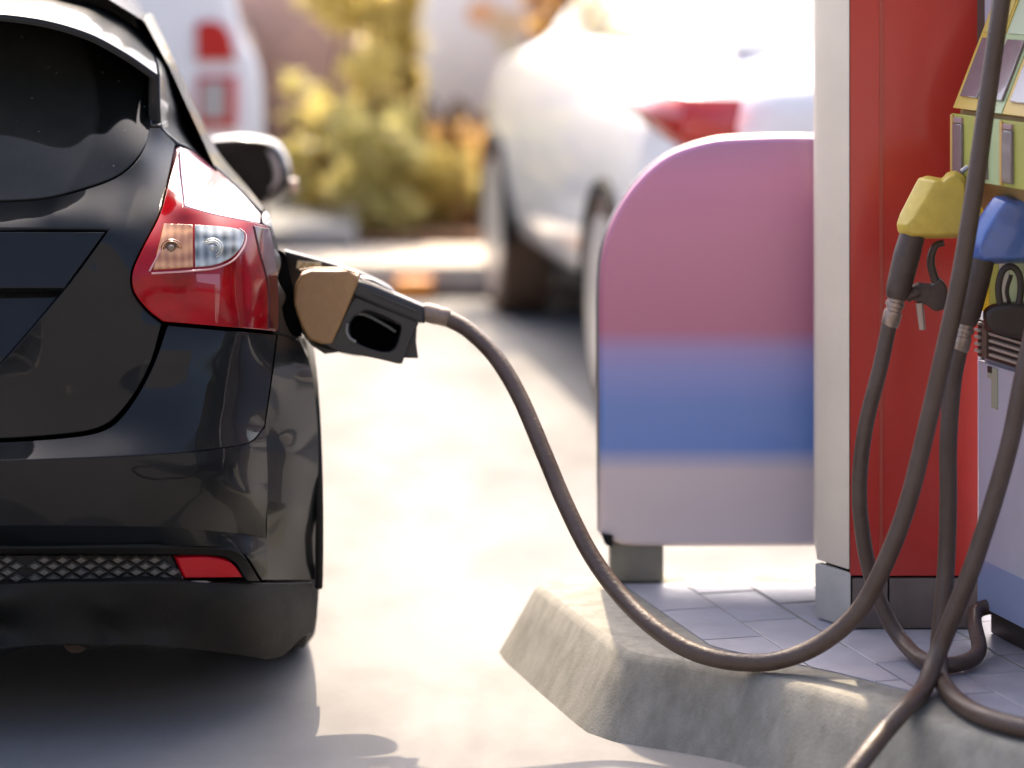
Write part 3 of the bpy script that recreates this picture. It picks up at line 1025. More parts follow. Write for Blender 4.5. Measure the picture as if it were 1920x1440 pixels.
q = MB().tube([W(678, 524, NY - 0.021), W(704, 534, NY - 0.024), W(738, 549, NY - 0.028)], 0.0014, seg=6, sub=4)  # ridge highlight laid on as a thin bright steel line
mk('barrel_highlight', q.v, q.f, steel, barrel)
q = MB().puck([(700, 548), (782, 582), (781, 587), (699, 553)], NY - 0.028, 0.003, 0.001, 1)
mk('barrel_rib', q.v, q.f, black_pl, barrel)


def ring(name, outer, inner, Y, t, m, parent, b=0.003):
    N = 72

    def samp(poly, c):
        P = spline_loop(poly, 3)
        a = np.arctan2(P[:, 1] - c[1], P[:, 0] - c[0])
        r = np.hypot(P[:, 1] - c[1], P[:, 0] - c[0])
        o = np.argsort(a)
        aa = np.linspace(-PI, PI, N, endpoint=False)
        a3 = np.concatenate([a[o] - 2 * PI, a[o], a[o] + 2 * PI])
        r3 = np.tile(r[o], 3)
        rr = np.interp(aa, a3, r3)
        return [(c[0] + rr[i] * math.cos(aa[i]), c[1] + rr[i] * math.sin(aa[i])) for i in range(N)]
    c = np.mean(np.array([p[:2] for p in inner], float), 0)
    O, I = samp(outer, c), samp(inner, c)
    s = b / Y * FPX
    vv = []

    def toward(A, B, k):
        out = []
        for p, q_ in zip(A, B):
            L = math.hypot(q_[0] - p[0], q_[1] - p[1])
            out.append((p[0] + (q_[0] - p[0]) * k / L, p[1] + (q_[1] - p[1]) * k / L))
        return out
    loops = [(O, t), (O, -t + b), (toward(O, I, s), -t), (toward(I, O, s), -t), (I, -t + b), (I, t)]
    for lp, o_ in loops:
        vv += [W(x, y, Y + o_) for x, y in lp]
    ff = []
    L = len(loops)
    for j in range(L):
        j2 = (j + 1) % L
        for k in range(N):
            k2 = (k + 1) % N
            ff.append((j * N + k, j * N + k2, j2 * N + k2, j2 * N + k))
    return mk(name, vv, ff, m, parent)


outer = [(664, 556, 'c'), (700, 569), (786, 604, 'c'), (776, 625), (753, 684, 'c'), (700, 671), (640, 660), (606, 648, 'c'), (628, 628), (645, 590)]
inner = [(672, 588), (690, 583), (715, 592), (748, 608), (751, 616), (742, 648), (728, 660), (700, 656), (672, 644), (658, 630), (657, 605)]
tg = ring('trigger_guard', outer, inner, NY, 0.022, black_pl, noz)
q = MB().puck([(650, 575), (760, 612), (745, 670), (640, 650)], NY + 0.026, 0.003, 0.001, 1)
mk('guard_back_plate', q.v, q.f, gap_m, noz)
q = MB().tube([W(654, 600, NY), W(660, 592, NY), W(672, 588, NY), W(690, 592, NY), W(720, 608, NY), W(742, 622, NY)], [0.004, 0.004, 0.004, 0.0035, 0.003, 0.003], seg=10, sub=5)
mk('trigger', q.v, q.f, mat('trigger_grey', (0.09, 0.10, 0.10), 0.35), noz)
q = MB().tube([W(651, 606, NY - 0.024), W(650, 622, NY - 0.024), W(656, 634, NY - 0.024), W(667, 641, NY - 0.024)], 0.0028, seg=8, sub=5)
mk('latch', q.v, q.f, mat('latch_grey', (0.20, 0.20, 0.19), 0.4), noz)
q = MB().puck([(770, 628), (782, 608), (780, 640), (784, 671), (752, 670)], NY + 0.012, 0.010, 0.003, 2)
mk('guard_tail', q.v, q.f, black_pl, noz)
q = MB().tube([W(572, 570, NY), W(550, 563, NY + 0.01), W(533, 557, NY + 0.02), W(515, 550, NY + 0.04)], 0.018, seg=16, sub=4)
mk('spout', q.v, q.f, mat('spout_metal', (0.34, 0.24, 0.15), 0.35, 0.7, var=0.3, vscale=40), noz)
q = MB().tube([W(560, 560, NY), W(548, 556, NY)], [0.026, 0.030], seg=20, sub=1)
mk('spout_collar', q.v, q.f, mat('collar_brown', (0.10, 0.065, 0.04), 0.5), noz)
q = MB().puck([(556, 590), (572, 606), (592, 640), (640, 658), (610, 662), (585, 646), (566, 622)], NY + 0.02, 0.02, 0.006, 2)
mk('under_shroud', q.v, q.f, black_pl, noz)

# ------------------------------------------------------------------ ground, kerbs, island
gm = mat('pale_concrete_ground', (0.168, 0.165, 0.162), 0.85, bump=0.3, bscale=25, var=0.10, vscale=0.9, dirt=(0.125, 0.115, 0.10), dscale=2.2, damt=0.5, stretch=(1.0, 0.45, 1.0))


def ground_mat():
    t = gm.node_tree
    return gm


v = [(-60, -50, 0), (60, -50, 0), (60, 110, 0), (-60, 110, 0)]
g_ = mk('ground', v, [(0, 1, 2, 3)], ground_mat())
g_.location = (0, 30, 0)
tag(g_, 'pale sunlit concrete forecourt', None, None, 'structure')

isl = empty('pump_island', (0.9, 5.4, 0), 0, 'raised concrete pump island with grey tiled top and worn slanting kerb', 'pump island')
ITOP = 0.15
out_top = spline_loop([(0.085, 6.17), (0.055, 6.11), (0.10, 5.93), (0.165, 5.70), (0.215, 5.535), (0.245, 5.495), (0.30, 5.462), (0.40, 5.40), (0.50, 5.31), (0.68, 5.09), (0.86, 4.85), (1.03, 4.62, 'c'), (2.3, 4.62, 'c'), (2.3, 6.24, 'c'), (0.9, 6.235), (0.30, 6.225), (0.14, 6.205)], 0.04)
if area2(out_top) < 0:
    out_top = out_top[::-1]
rim_w = 0.155
v, f = [], []
n = len(out_top)
rngs = [(-0.080, 0.0), (-0.058, 0.04), (-0.032, 0.088), (-0.008, 0.134), (0.0, 0.143), (0.009, 0.1478), (0.03, 0.1485)]
rs = np.random.RandomState(3)
jit = np.convolve(np.tile(rs.rand(n), 3), np.ones(3) / 3, 'same')[n:2 * n] - 0.5
for j, (i, z) in enumerate(rngs):
    Q = inset2(out_top, i)
    for k, p in enumerate(Q):
        amp = 0.0015 if 1 <= j <= 5 else 0.0
        v.append(Vector((p[0] + jit[k] * amp, p[1] + jit[(k * 3) % n] * amp, z + (jit[(k * 5) % n] * 0.002 if 3 <= j <= 5 else 0))))
for j in range(len(rngs) - 1):
    for k in range(n):
        k2 = (k + 1) % n
        f.append((j * n + k, j * n + k2, (j + 1) * n + k2, (j + 1) * n + k))
tr = tessellate_polygon([[Vector((p.x, p.y, 0)) for p in v[-n:]]])
f += [tuple(x + (len(rngs) - 1) * n for x in y) for y in tr]
mk('kerb', v, f, mat('worn_kerb_concrete', (0.21, 0.20, 0.17), 0.85, bump=0.25, bscale=320, var=0.16, vscale=40, dirt=(0.11, 0.10, 0.075), dscale=18, damt=0.55, stretch=(1, 1, 0.35)), isl, sharp=22)
# tiles
AD = math.radians(15.5)
ax_a = Vector((-math.sin(AD), math.cos(AD), 0))      # along the island, away from the camera
ax_n = Vector((math.cos(AD), math.sin(AD), 0))       # across, to the right
inner_l = np.array([(0.235, 6.10), (0.300, 5.86), (0.383, 5.565), (0.415, 5.525), (0.48, 5.47), (0.60, 5.36), (0.78, 5.16), (0.96, 4.93), (1.06, 4.78), (2.15, 4.78), (2.15, 6.10)])
n = len(inner_l)
tile_c = [mat('grey_blue_tile', (0.30, 0.30, 0.345), 0.38, var=0.15, vscale=8, bump=0.1, bscale=40, dirt=(0.30, 0.28, 0.26), dscale=5, damt=0.4),
          mat('grey_tile', (0.335, 0.33, 0.36), 0.42, var=0.15, vscale=8, bump=0.1, bscale=40, dirt=(0.30, 0.28, 0.26), dscale=5, damt=0.4)]
p0 = G(1348, 1139, ITOP)


def clip_poly(poly, clip):
    """Sutherland-Hodgman against each edge of a (nearly convex) CCW clip loop"""
    return poly


tw, tl, jt = 0.128, 0.256, 0.005
cnt = 0
for i in range(-3, 14):
    for j in range(-8, 5):
        c = p0 + ax_n * (i * tw + tw / 2) + ax_a * (j * tl + (tl / 2 if i % 2 else 0))
        hw, hl = tw / 2 - jt / 2, tl / 2 - jt / 2
        # sample the tile as a small grid so that it can be trimmed by the kerb
        cs = [c + ax_n * a + ax_a * b for a, b in ((-hw, -hl), (hw, -hl), (hw, hl), (-hw, hl))]
        ins = inside(inner_l, np.array([(p.x, p.y) for p in cs] + [(c.x, c.y)]))
        if not ins.any():
            continue
        if not ins[:4].all():
            # trim: intersect in 2D through the CDT of both outlines
            allv = [Vector((p.x, p.y)) for p in cs] + [Vector(p) for p in inner_l]
            r_ = delaunay_2d_cdt(allv, [], [[0, 1, 2, 3], list(range(4, 4 + n))], 1, 1e-6)
            keepf = [fc for fc, of in zip(r_[2], r_[5]) if set(of) >= {0, 1}]
            if not keepf:
                continue
            bm = bmesh.new()
            bv = {}
            for fc in keepf:
                fv = []
                for ii in fc:
                    if ii not in bv:
                        bv[ii] = bm.verts.new((r_[0][ii].x, r_[0][ii].y, ITOP + 0.001))
                    fv.append(bv[ii])
                try:
                    bm.faces.new(fv)
                except ValueError:
                    pass
            if sum(fc.calc_area() for fc in bm.faces) < 0.0008:
                bm.free()
                continue
            ex = bmesh.ops.extrude_face_region(bm, geom=bm.faces[:])
            for e in ex['geom']:
                if isinstance(e, bmesh.types.BMVert):
                    e.co.z -= 0.02
            bm.verts.index_update()
            vs = [vv.co.copy() for vv in bm.verts]
            fs = [[vv.index for vv in fc.verts] for fc in bm.faces]
            bm.free()
            mk('tile', vs, fs, tile_c[(i + j) % 2], isl, smooth=False)
        else:
            z = ITOP + random.uniform(-0.0008, 0.0012)
            q = MB()
            P2 = np.array([(p.x, p.y) for p in cs])
            q.slab(P2, lambda s_, o_: Vector((s_[0], s_[1], z - 0.008 - o_)), 0.008, 0.002, 1)
            mk('tile', q.v, q.f, tile_c[(i + j) % 2], isl)
        cnt += 1

# ------------------------------------------------------------------ added dark block behind the camera, unseen, to darken the paintwork reflections
dark_block = empty('added_dark_block', (0, -9, 0), 0, 'added dark block with glazed front behind the camera, darkening the car reflections', 'light blocker')
q = MB().box((0, -11, 3.6), (26, 4, 7.2), bev=0.02)
mk('wall', q.v, q.f, mat('dark_block_render', (0.16, 0.15, 0.14), 0.8, var=0.2), dark_block)
for k in range(7):
    q = MB().box((-7.8 + 2.6 * k, -8.99, 1.5), (2.3, 0.04, 2.4), bev=0.01)
    wo = mk('window', q.v, q.f, dark_glass, dark_block)
    q = MB().box((-7.8 + 2.6 * k, -8.96, 2.75), (2.4, 0.06, 0.08), bev=0.01)
    mk('frame', q.v, q.f, steel, wo)

# ------------------------------------------------------------------ display board on the island
SYD = 6.12
board = empty('display_board', W(1300, 1068, SYD), 0, 'round-topped display board in flare-washed rose, blue and white bands on the island', 'sign')


def board_mat():
    m = bpy.data.materials.new('banded_board_print')
    m.use_nodes = True
    t = m.node_tree
    b = t.nodes['Principled BSDF']
    b.inputs['Roughness'].default_value = 0.35
    b.inputs['Coat Weight'].default_value = 0.3
    tc = t.nodes.new('ShaderNodeTexCoord')
    sp = t.nodes.new('ShaderNodeSeparateXYZ')
    t.links.new(tc.outputs['Object'], sp.inputs[0])
    z0 = board.location.z

    def zz(py):
        return W(1300, py, SYD).z - z0
    mr = t.nodes.new('ShaderNodeMapRange')
    mr.inputs[1].default_value = zz(1020)
    mr.inputs[2].default_value = zz(255)
    t.links.new(sp.outputs[2], mr.inputs[0])
    rp = t.nodes.new('ShaderNodeValToRGB')
    t.links.new(mr.outputs[0], rp.inputs[0])

    def pos(py):
        return (1020 - py) / 765
    e = rp.color_ramp.elements
    stops = [(1010, (0.64, 0.56, 0.56)), (880, (0.64, 0.54, 0.55)), (835, (0.14, 0.25, 0.58)), (760, (0.16, 0.26, 0.58)), (690, (0.27, 0.29, 0.58)), (655, (0.36, 0.28, 0.52)), (615, (0.50, 0.17, 0.25)), (450, (0.56, 0.21, 0.30)), (330, (0.58, 0.22, 0.35)), (262, (0.46, 0.21, 0.37))]  # lens flare over the red top put into its rose colour
    e[0].position = pos(stops[0][0]); e[0].color = (*stops[0][1], 1)
    e[1].position = pos(stops[-1][0]); e[1].color = (*stops[-1][1], 1)
    for py, c in stops[1:-1]:
        x = e.new(pos(py)); x.color = (*c, 1)
    t.links.new(rp.outputs[0], b.inputs['Base Color'])
    return m


bp_ = spline_loop([(1124, 1000, 'c'), (1124, 760), (1124, 520), (1140, 430), (1185, 350), (1250, 291), (1330, 263), (1400, 257), (1478, 255), (1556, 257), (1626, 263), (1706, 291), (1771, 350), (1816, 430), (1832, 520), (1832, 760), (1832, 1000, 'c'), (1790, 1019), (1700, 1022), (1478, 1022), (1256, 1022), (1166, 1019)], 14)
q = MB().puck(bp_, SYD, 0.022, 0.012, 3)
mk('board_panel', q.v, q.f, board_mat(), board)
q = MB()
edge = [(1134, 995), (1132, 760), (1132, 525), (1147, 436), (1190, 357), (1254, 299), (1332, 271), (1400, 265), (1478, 263), (1556, 265), (1624, 271), (1702, 299), (1766, 357), (1809, 436), (1824, 525), (1824, 760), (1822, 995)]
q = MB().tube([W(x, y, SYD + 0.012) for x, y in edge], 0.016, seg=10, sub=4)
mk('edge_frame', q.v, q.f, mat('grey_edge_frame', (0.20, 0.18, 0.18), 0.4), board)
q = MB().puck([(1126, 996), (1148, 1000), (1146, 1022), (1134, 1016)], SYD - 0.005, 0.03, 0.003, 2)
mk('corner_foot', q.v, q.f, rubber, board)
q = MB()
for xa, xb in ((1142, 1242), (1714, 1814)):
    c = W((xa + xb) / 2, 1040, SYD + 0.04)
    q = MB().box((c.x, c.y, (ITOP + W(0, 1015, SYD).z) / 2 + 0.001), ((xb - xa) / FPX * SYD, 0.10, W(0, 1015, SYD).z - ITOP), bev=0.006)
    mk('foot', q.v, q.f, mat('grey_foot', (0.20, 0.19, 0.15), 0.6, var=0.2), board)

# ------------------------------------------------------------------ red pillar
pil = empty('pillar', (0.79, 5.80, ITOP), 0, 'square pillar with red front, cream side and grey skirting beside the pump', 'pillar')
PF = 5.70
xl, xr = (1594 - 960) / FPX * PF, (1833 - 960) / FPX * PF
xs = (1652 - 960) / FPX * PF
red_m = mat('red_pillar_sheet', (0.50, 0.034, 0.022), 0.32, coat=0.4, coat_rough=0.15, var=0.08, vscale=2)
cream_m = mat('cream_pillar_sheet', (0.74, 0.64, 0.50), 0.45, var=0.06, vscale=5)
PH = 2.9
zb = W(0, 1080, PF).z


def prism(poly, z0, z1, bev=0.004):
    P2 = np.array(poly, float)
    zc, h = (z0 + z1) / 2, (z1 - z0) / 2
    return MB().slab(P2, lambda s_, o_: Vector((s_[0], s_[1], zc + o_)), h, bev, 2)


core = prism([(xl + 0.004, PF + 0.012), (xr - 0.004, PF + 0.012), (xr + 0.03, 5.98), (0.655, 5.98), (0.632, 5.80)], ITOP, PH - 0.01)
mk('core', core.v, core.f, gap_m, pil)
q = prism([(xl, PF), (xs - 0.0015, PF), (xs - 0.0015, PF + 0.014), (xl, PF + 0.014)], zb, PH, 0.003)
mk('front_sheet', q.v, q.f, red_m, pil)
q = prism([(xs + 0.0015, PF - 0.002), (xr, PF - 0.002), (xr, PF + 0.014), (xs + 0.0015, PF + 0.014)], zb, PH, 0.003)
mk('front_sheet', q.v, q.f, red_m, pil)
q = prism([(xs - 0.0035, PF - 0.004), (xs + 0.0035, PF - 0.004), (xs + 0.0035, PF), (xs - 0.0035, PF)], zb, PH, 0.001)
mk('seam_strip', q.v, q.f, mat('red_seam', (0.42, 0.07, 0.045), 0.3), pil)
x1, y1 = (1532 - 960) / FPX * 5.79, 5.79
q = prism([(x1, y1), (xl - 0.002, PF - 0.001), (xl - 0.002, PF + 0.02), (x1 + 0.016, y1 + 0.008), (x1 + 0.03, 5.99), (x1 + 0.014, 5.99)], W(0, 1050, 5.79).z, PH, 0.003)
mk('side_sheet', q.v, q.f, cream_m, pil)
sk = mat('grey_skirting', (0.13, 0.10, 0.085), 0.6, var=0.2, vscale=12, bump=0.2, bscale=30)
sk2 = mat('pale_skirting', (0.42, 0.40, 0.36), 0.6, var=0.12, vscale=12)
q = prism([(xl + 0.004, PF - 0.006), (xs + 0.012, PF - 0.006), (xs + 0.012, PF + 0.01), (xl + 0.004, PF + 0.01)], ITOP + 0.002, zb - 0.004, 0.003)
mk('skirting_tile', q.v, q.f, sk, pil)
q = prism([(xs + 0.016, PF - 0.006), (xr, PF - 0.006), (xr, PF + 0.01), (xs + 0.016, PF + 0.01)], ITOP + 0.002, zb - 0.004, 0.003)
mk('skirting_tile', q.v, q.f, sk, pil)
q = prism([(x1 - 0.004, y1 - 0.002), (xl, PF - 0.006), (xl, PF + 0.012), (x1 + 0.012, y1 + 0.012)], ITOP + 0.002, W(0, 1052, 5.79).z - 0.004, 0.003)
mk('skirting_tile', q.v, q.f, sk2, pil)

# ------------------------------------------------------------------ fuel pump (dispenser)
B0 = G(1836, 1192, ITOP)
B0 = Vector((B0.x, B0.y, 0))
PA = math.radians(16)
pa = Vector((math.sin(PA), -math.cos(PA), 0))     # along the face towards the camera
pn = Vector((-math.cos(PA), -math.sin(PA), 0))    # outward normal of the hose side
pump = empty('fuel_pump', (B0 + pa * 0.4 - pn * 0.25) + Vector((0, 0, ITOP)), 0, 'white fuel pump with yellow and green price panels, hoses and louvred vent', 'fuel pump')


def F(s, z, o=0.0):
    return B0 + pa * s + pn * o + Vector((0, 0, z))


def fpx(px, py, o=0.0):
    """(s, z) on the pump face plane offset o seen at a pixel"""
    a = (px - 960) / FPX
    # X = a Y ; n.(P-B0)=o
    P0 = B0 + pn * o
    s = (P0.x - a * P0.y) / (a * pa.y - pa.x)
    P = P0 + pa * s
    return s, EYE - (py - HZ) / FPX * P.y


def fslab(poly, o0, o1, b=0.003, steps=2, px=True):
    """polygon on the face, from offset o0 to o1 (outwards)"""
    P2 = np.array([fpx(x, y, o1) if px else (x, y) for x, y in poly])
    m_ = (o0 + o1) / 2
    return MB().slab(P2, lambda q_, o_: F(q_[0], q_[1], m_ - o_), (o1 - o0) / 2, b, steps)


pump_white = mat('pump_white_enamel', (0.50, 0.50, 0.56), 0.28, coat=0.4, var=0.05, vscale=4, dirt=(0.35, 0.33, 0.32), dscale=5, damt=0.3)
pump_dark = mat('pump_brown_black', (0.035, 0.022, 0.016), 0.5)
q = prism([tuple((B0 + pa * s - pn * o)[:2]) for s, o in ((0.0, 0.012), (0.85, 0.012), (0.85, 0.48), (0.0, 0.48))], ITOP + 0.05, 2.05, 0.01)
mk('cabinet', q.v, q.f, pump_white, pump)
q = prism([tuple((B0 + pa * s - pn * o)[:2]) for s, o in ((-0.01, 0.03), (0.84, 0.03), (0.84, 0.46), (-0.01, 0.46))], ITOP + 0.001, ITOP + 0.055, 0.003)
mk('plinth', q.v, q.f, pump_dark, pump)
s_, zt = fpx(1838, 676, 0)
zt = fpx(1838, 676, 0)[1]
q = fslab([(0.002, ITOP + 0.06), (0.83, ITOP + 0.06), (0.83, zt), (0.002, zt)], -0.01, 0.004, 0.003, px=False)
mk('door_panel', q.v, q.f, pump_white, pump)
# bluish reflection on the lower door panel, put in as a pale blue sheet
zbl = fpx(1838, 1045, 0)[1]
q = fslab([(0.004, ITOP + 0.062), (0.828, ITOP + 0.062), (0.828, zbl), (0.004, zbl)], 0.0035, 0.006, 0.001, px=False)
mk('door_reflection', q.v, q.f, mat('pale_blue_reflection', (0.28, 0.33, 0.48), 0.3, coat=0.3), pump)
# label plaque
q = fslab([(1851, 686), (1869, 692), (1869, 768), (1858, 764), (1858, 712), (1851, 708)], 0.003, 0.007, 0.001, 1)
mk('label', q.v, q.f, mat('olive_label', (0.36, 0.35, 0.24), 0.5), pump)
q = fslab([(1851, 686), (1858, 688), (1858, 700), (1851, 698)], 0.0072, 0.009, 0.0005, 1)
mk('label_mark', q.v, q.f, pump_dark, pump)
# louvred vent
zv0, zv1 = fpx(1840, 672, 0.0)[1] + 0.004, fpx(1840, 598, 0)[1]
q = fslab([(0.004, zv0), (0.83, zv0), (0.83, zv1), (0.004, zv1)], -0.01, 0.006, 0.002, px=False)
vent = mk('vent_frame', q.v, q.f, pump_dark, pump)
slat_m = mat('beige_slat', (0.40, 0.33, 0.26), 0.4)
k = 0
for sa, sb in ((0.010, 0.032), (0.075, 0.30), (0.31, 0.55)):
    for i in range(5):
        z = zv0 + 0.010 + i * 0.0135
        q = fslab([(sa, z), (sb, z), (sb, z + 0.0055), (sa, z + 0.0055)], 0.004, 0.016, 0.0015, px=False)
        mk('slat', q.v, q.f, slat_m, vent)
q = fslab([(0.040, zv0 + 0.004), (0.060, zv0 + 0.004), (0.060, zv1 - 0.004), (0.040, zv1 - 0.004)], 0.004, 0.014, 0.002, px=False)
mk('vent_post', q.v, q.f, mat('vent_post_brown', (0.12, 0.08, 0.06), 0.5), vent)
# nozzle boot and price head
q = fslab([(1840, 592), (1850, 574), (1880, 566), (1990, 570), (1990, 660), (1842, 620)], 0.0, 0.03, 0.01, 3)
mk('nozzle_boot', q.v, q.f, pump_dark, pump)
yel = mat('yellow_price_frame', (0.62, 0.42, 0.07), 0.4, var=0.08, vscale=10)
yel2 = mat('bright_yellow_plate', (0.72, 0.47, 0.02), 0.4)
grn = mat('pale_green_frame', (0.42, 0.50, 0.25), 0.4, var=0.08, vscale=10)
olive = mat('olive_yellow_panel', (0.40, 0.40, 0.08), 0.4)
grey_w = mat('grey_display_window', (0.19, 0.15, 0.15), 0.2, coat=0.5, var=0.1, vscale=20)
# head: slanting upper part (leans back), upright lower part. given in face offsets
HO = 0.085     # how far the head stands out
zt0 = fpx(1790, 208, HO)[1]
zt1 = fpx(1790, 330, HO)[1]
ztop = zt0 + 0.24
sA = fpx(1790, 208, HO)[0]


def hp(s, z, o=0.0):
    """point on the head's front: upright below zt0, leaning back above"""
    base = HO - max(0.0, z - zt0) * 0.42
    return F(s, z, base + o)


def head_slab(s0, s1, z0, z1, o, m, name, parent=pump, lean=0.0, bev=0.002, t=0.008):
    dz = z1 - z0
    P = [(s0, z0), (s1, z0), (s1 , z1), (s0, z1)]
    P2 = np.array(P)
    q_ = MB().slab(P2, lambda a, oo: hp(a[0], a[1], o - t / 2 - oo), t / 2, bev, 2)
    return mk(name, q_.v, q_.f, m, parent)


sE = 0.85
# solid head body
v = []
for s in (sA, sE):
    for (z, o) in ((zt1 - 0.10, 0.0), (zt1, HO - 0.012), (zt0, HO - 0.012), (ztop, HO - 0.012 - 0.24 * 0.42), (ztop, -0.2), (zt1 - 0.10, -0.2)):
        v.append(F(s, z, o))
f = [(0, 1, 2, 3, 4, 5), (11, 10, 9, 8, 7, 6)] + [(i, (i + 1) % 6, 6 + (i + 1) % 6, 6 + i) for i in range(6)]
mk('price_head', v, f, mat('ochre_head_side', (0.38, 0.24, 0.08), 0.5), pump, smooth=False)
col_w = 0.108
for c, (fm, tm) in enumerate(((yel, yel), (grn, grn), (yel, yel), (grn, grn), (yel, yel))):
    a0 = sA + 0.002 + c * col_w
    a1 = a0 + col_w - 0.004
    # upper, leaning module: frame plate with a tinted top and a window
    up = head_slab(a0, a1, zt0 + 0.006, ztop - 0.005, 0.008, fm, 'price_plate')
    head_slab(a0 + 0.022, a1 - 0.008, zt0 + 0.030, zt0 + 0.142, 0.014, grey_w, 'display_window', up)
    head_slab(a0 + 0.012, a1 - 0.006, zt0 + 0.152, ztop - 0.016, 0.011, mat('cream_green_top', (0.50, 0.56, 0.36), 0.4) if c % 2 else mat('golden_top', (0.62, 0.47, 0.12), 0.4), 'fuel_name_plate', up)
    lo = head_slab(a0, a1, zt1 - 0.002, zt0 - 0.004, 0.008, olive if c % 2 == 0 else grn, 'price_plate')
    head_slab(a0 + 0.016, a0 + 0.056, zt1 + 0.006, zt0 - 0.022, 0.014, grey_w, 'display_window', lo)
    head_slab(a0 + 0.018, a0 + 0.054, zt0 - 0.021, zt0 - 0.010, 0.013, mat('mauve_strip', (0.35, 0.22, 0.22), 0.4), 'strip', lo)
    head_slab(a0 + 0.001, a0 + 0.012, zt1, zt0 - 0.006, 0.012, mat('ochre_edge', (0.60, 0.36, 0.10), 0.4), 'edge_strip', lo)
q = prism([tuple((B0 + pa * s - pn * o)[:2]) for s, o in ((-0.075, 0.02), (-0.004, 0.02), (-0.004, 0.25), (-0.075, 0.25))], ITOP + 0.9, 2.4, 0.004)
mk('side_post', q.v, q.f, mat('brown_post', (0.10, 0.07, 0.055), 0.5), pump)
# dark cap above the head
q = MB().slab(np.array([(sA - 0.02, ztop), (sE, ztop), (sE, ztop + 0.05), (sA - 0.02, ztop + 0.05)]), lambda a, oo: F(a[0], a[1], -0.10 - oo), 0.11, 0.006, 2)
mk('head_cap', q.v, q.f, mat('brown_cap', (0.12, 0.075, 0.055), 0.5), pump)
# yellow and green backing strips beside the nozzles, between head and boot
zl0, zl1 = fpx(1850, 585, 0.004)[1], zt1 - 0.012
for (xa, xb, mm) in ((1838, 1856, yel2), (1857, 1873, olive), (1874, 1893, mat('pale_strip', (0.45, 0.42, 0.30), 0.4)), (1894, 1925, grn)):
    a0, a1 = fpx(xa, 500, 0.004)[0], fpx(xb, 500, 0.004)[0]
    q = fslab([(a0, zl0), (a1, zl0), (a1, zl1), (a0, zl1)], -0.002, 0.006, 0.001, 1, px=False)
    mk('colour_strip', q.v, q.f, mm, pump)
q = fslab([(fpx(1926, 500, 0.004)[0], zl0), (0.83, zl0), (0.83, zl1), (fpx(1926, 500, 0.004)[0], zl1)], -0.002, 0.006, 0.001, 1, px=False)
mk('colour_strip', q.v, q.f, grn, pump)
# swing arm above the frame that carries the main hose
q = MB().tube([F(0.2, 2.0, 0.0), F(0.2, 2.35, 0.02), F(0.22, 2.40, 0.14), F(0.24, 2.36, 0.24)], 0.02, seg=12, sub=5)
mk('hose_arm', q.v, q.f, steel, pump)

# ------------------------------------------------------------------ hanging nozzles


def poly(m, pts, step=6):
    return [tuple(p) for p in spline_loop(pts, step)]


yn_m = mat('yellow_nozzle_cover', (0.58, 0.42, 0.065), 0.42, var=0.12, vscale=18, bump=0.15, bscale=60, dirt=(0.30, 0.20, 0.04), dscale=16, damt=0.4)
bn_m = mat('blue_nozzle_cover', (0.08, 0.15, 0.42), 0.3, coat=0.4, var=0.12, vscale=18, bump=0.15, bscale=60, dirt=(0.16, 0.14, 0.2), dscale=16, damt=0.4)


def cover_shape(outer, front, Y, t=0.038):
    n = len(outer)
    v = [W(x, y, Y + t) for x, y in outer] + [W(x, y, Y - t * 0.1) for x, y in outer] + [W(x, y, Y - t) for x, y in front]
    f = []
    for r_ in range(2):
        for k in range(n):
            k2 = (k + 1) % n
            f.append((r_ * n + k, (r_ + 1) * n + k, (r_ + 1) * n + k2, r_ * n + k2))
    for r_, flip in ((0, False), (2, True)):
        P = v[r_ * n:(r_ + 1) * n]
        for t3 in tessellate_polygon([[Vector((p.x, p.z, 0)) for p in P]]):
            f.append(tuple(r_ * n + i for i in (t3 if flip else t3[::-1])))
    bm = bmesh.new()
    bv = [bm.verts.new(p) for p in v]
    for q_ in f:
        bm.faces.new([bv[i] for i in q_])
    bmesh.ops.recalc_face_normals(bm, faces=bm.faces[:])
    bmesh.ops.dissolve_limit(bm, angle_limit=0.02, verts=bm.verts[:], edges=bm.edges[:])
    es = [e for e in bm.edges if e.is_manifold and e.calc_face_angle() > 0.35]
    bmesh.ops.bevel(bm, geom=es, offset=0.0045, segments=3, affect='EDGES', profile=0.5, clamp_overlap=True)
    bm.verts.index_update()
    out = [x.co.copy() for x in bm.verts], [[x.index for x in g.verts] for g in bm.faces]
    bm.free()
    return out


def hanging(label, Yn, cover, front, coverm, dx, dy, name='pump_nozzle'):
    e = empty(name, W(1700 + dx, 560 + dy, Yn), 0, label, 'fuel nozzle', 'nozzles hung on the pump')
    cv_, cf_ = cover_shape(cover, front, Yn)
    cv = mk('nozzle_cover', cv_, cf_, coverm, e, sharp=60)
    q = MB().tube([W(1712 + dx, 436 + dy, Yn), W(1700 + dx, 480 + dy, Yn), W(1685 + dx, 540 + dy, Yn), W(1681 + dx, 560 + dy, Yn)], [0.024, 0.026, 0.024, 0.019], seg=16, sub=4)
    mk('grip', q.v, q.f, handle_m, e)
    q = MB()
    a, b = W(1681 + dx, 558 + dy, Yn), W(1668 + dx, 612 + dy, Yn)
    rr = [0.0165, 0.0165, 0.0185, 0.0185, 0.0155, 0.0155, 0.018, 0.018, 0.0175, 0.015]
    tt = [0, 0.15, 0.17, 0.3, 0.32, 0.45, 0.47, 0.7, 0.9, 1.0]
    q.tube([a.lerp(b, t) for t in tt], rr, seg=18, sub=1)
    mk('swivel', q.v, q.f, mat('swivel_metal', (0.30, 0.23, 0.19), 0.35, 0.6, var=0.3, vscale=50), e)
    return e


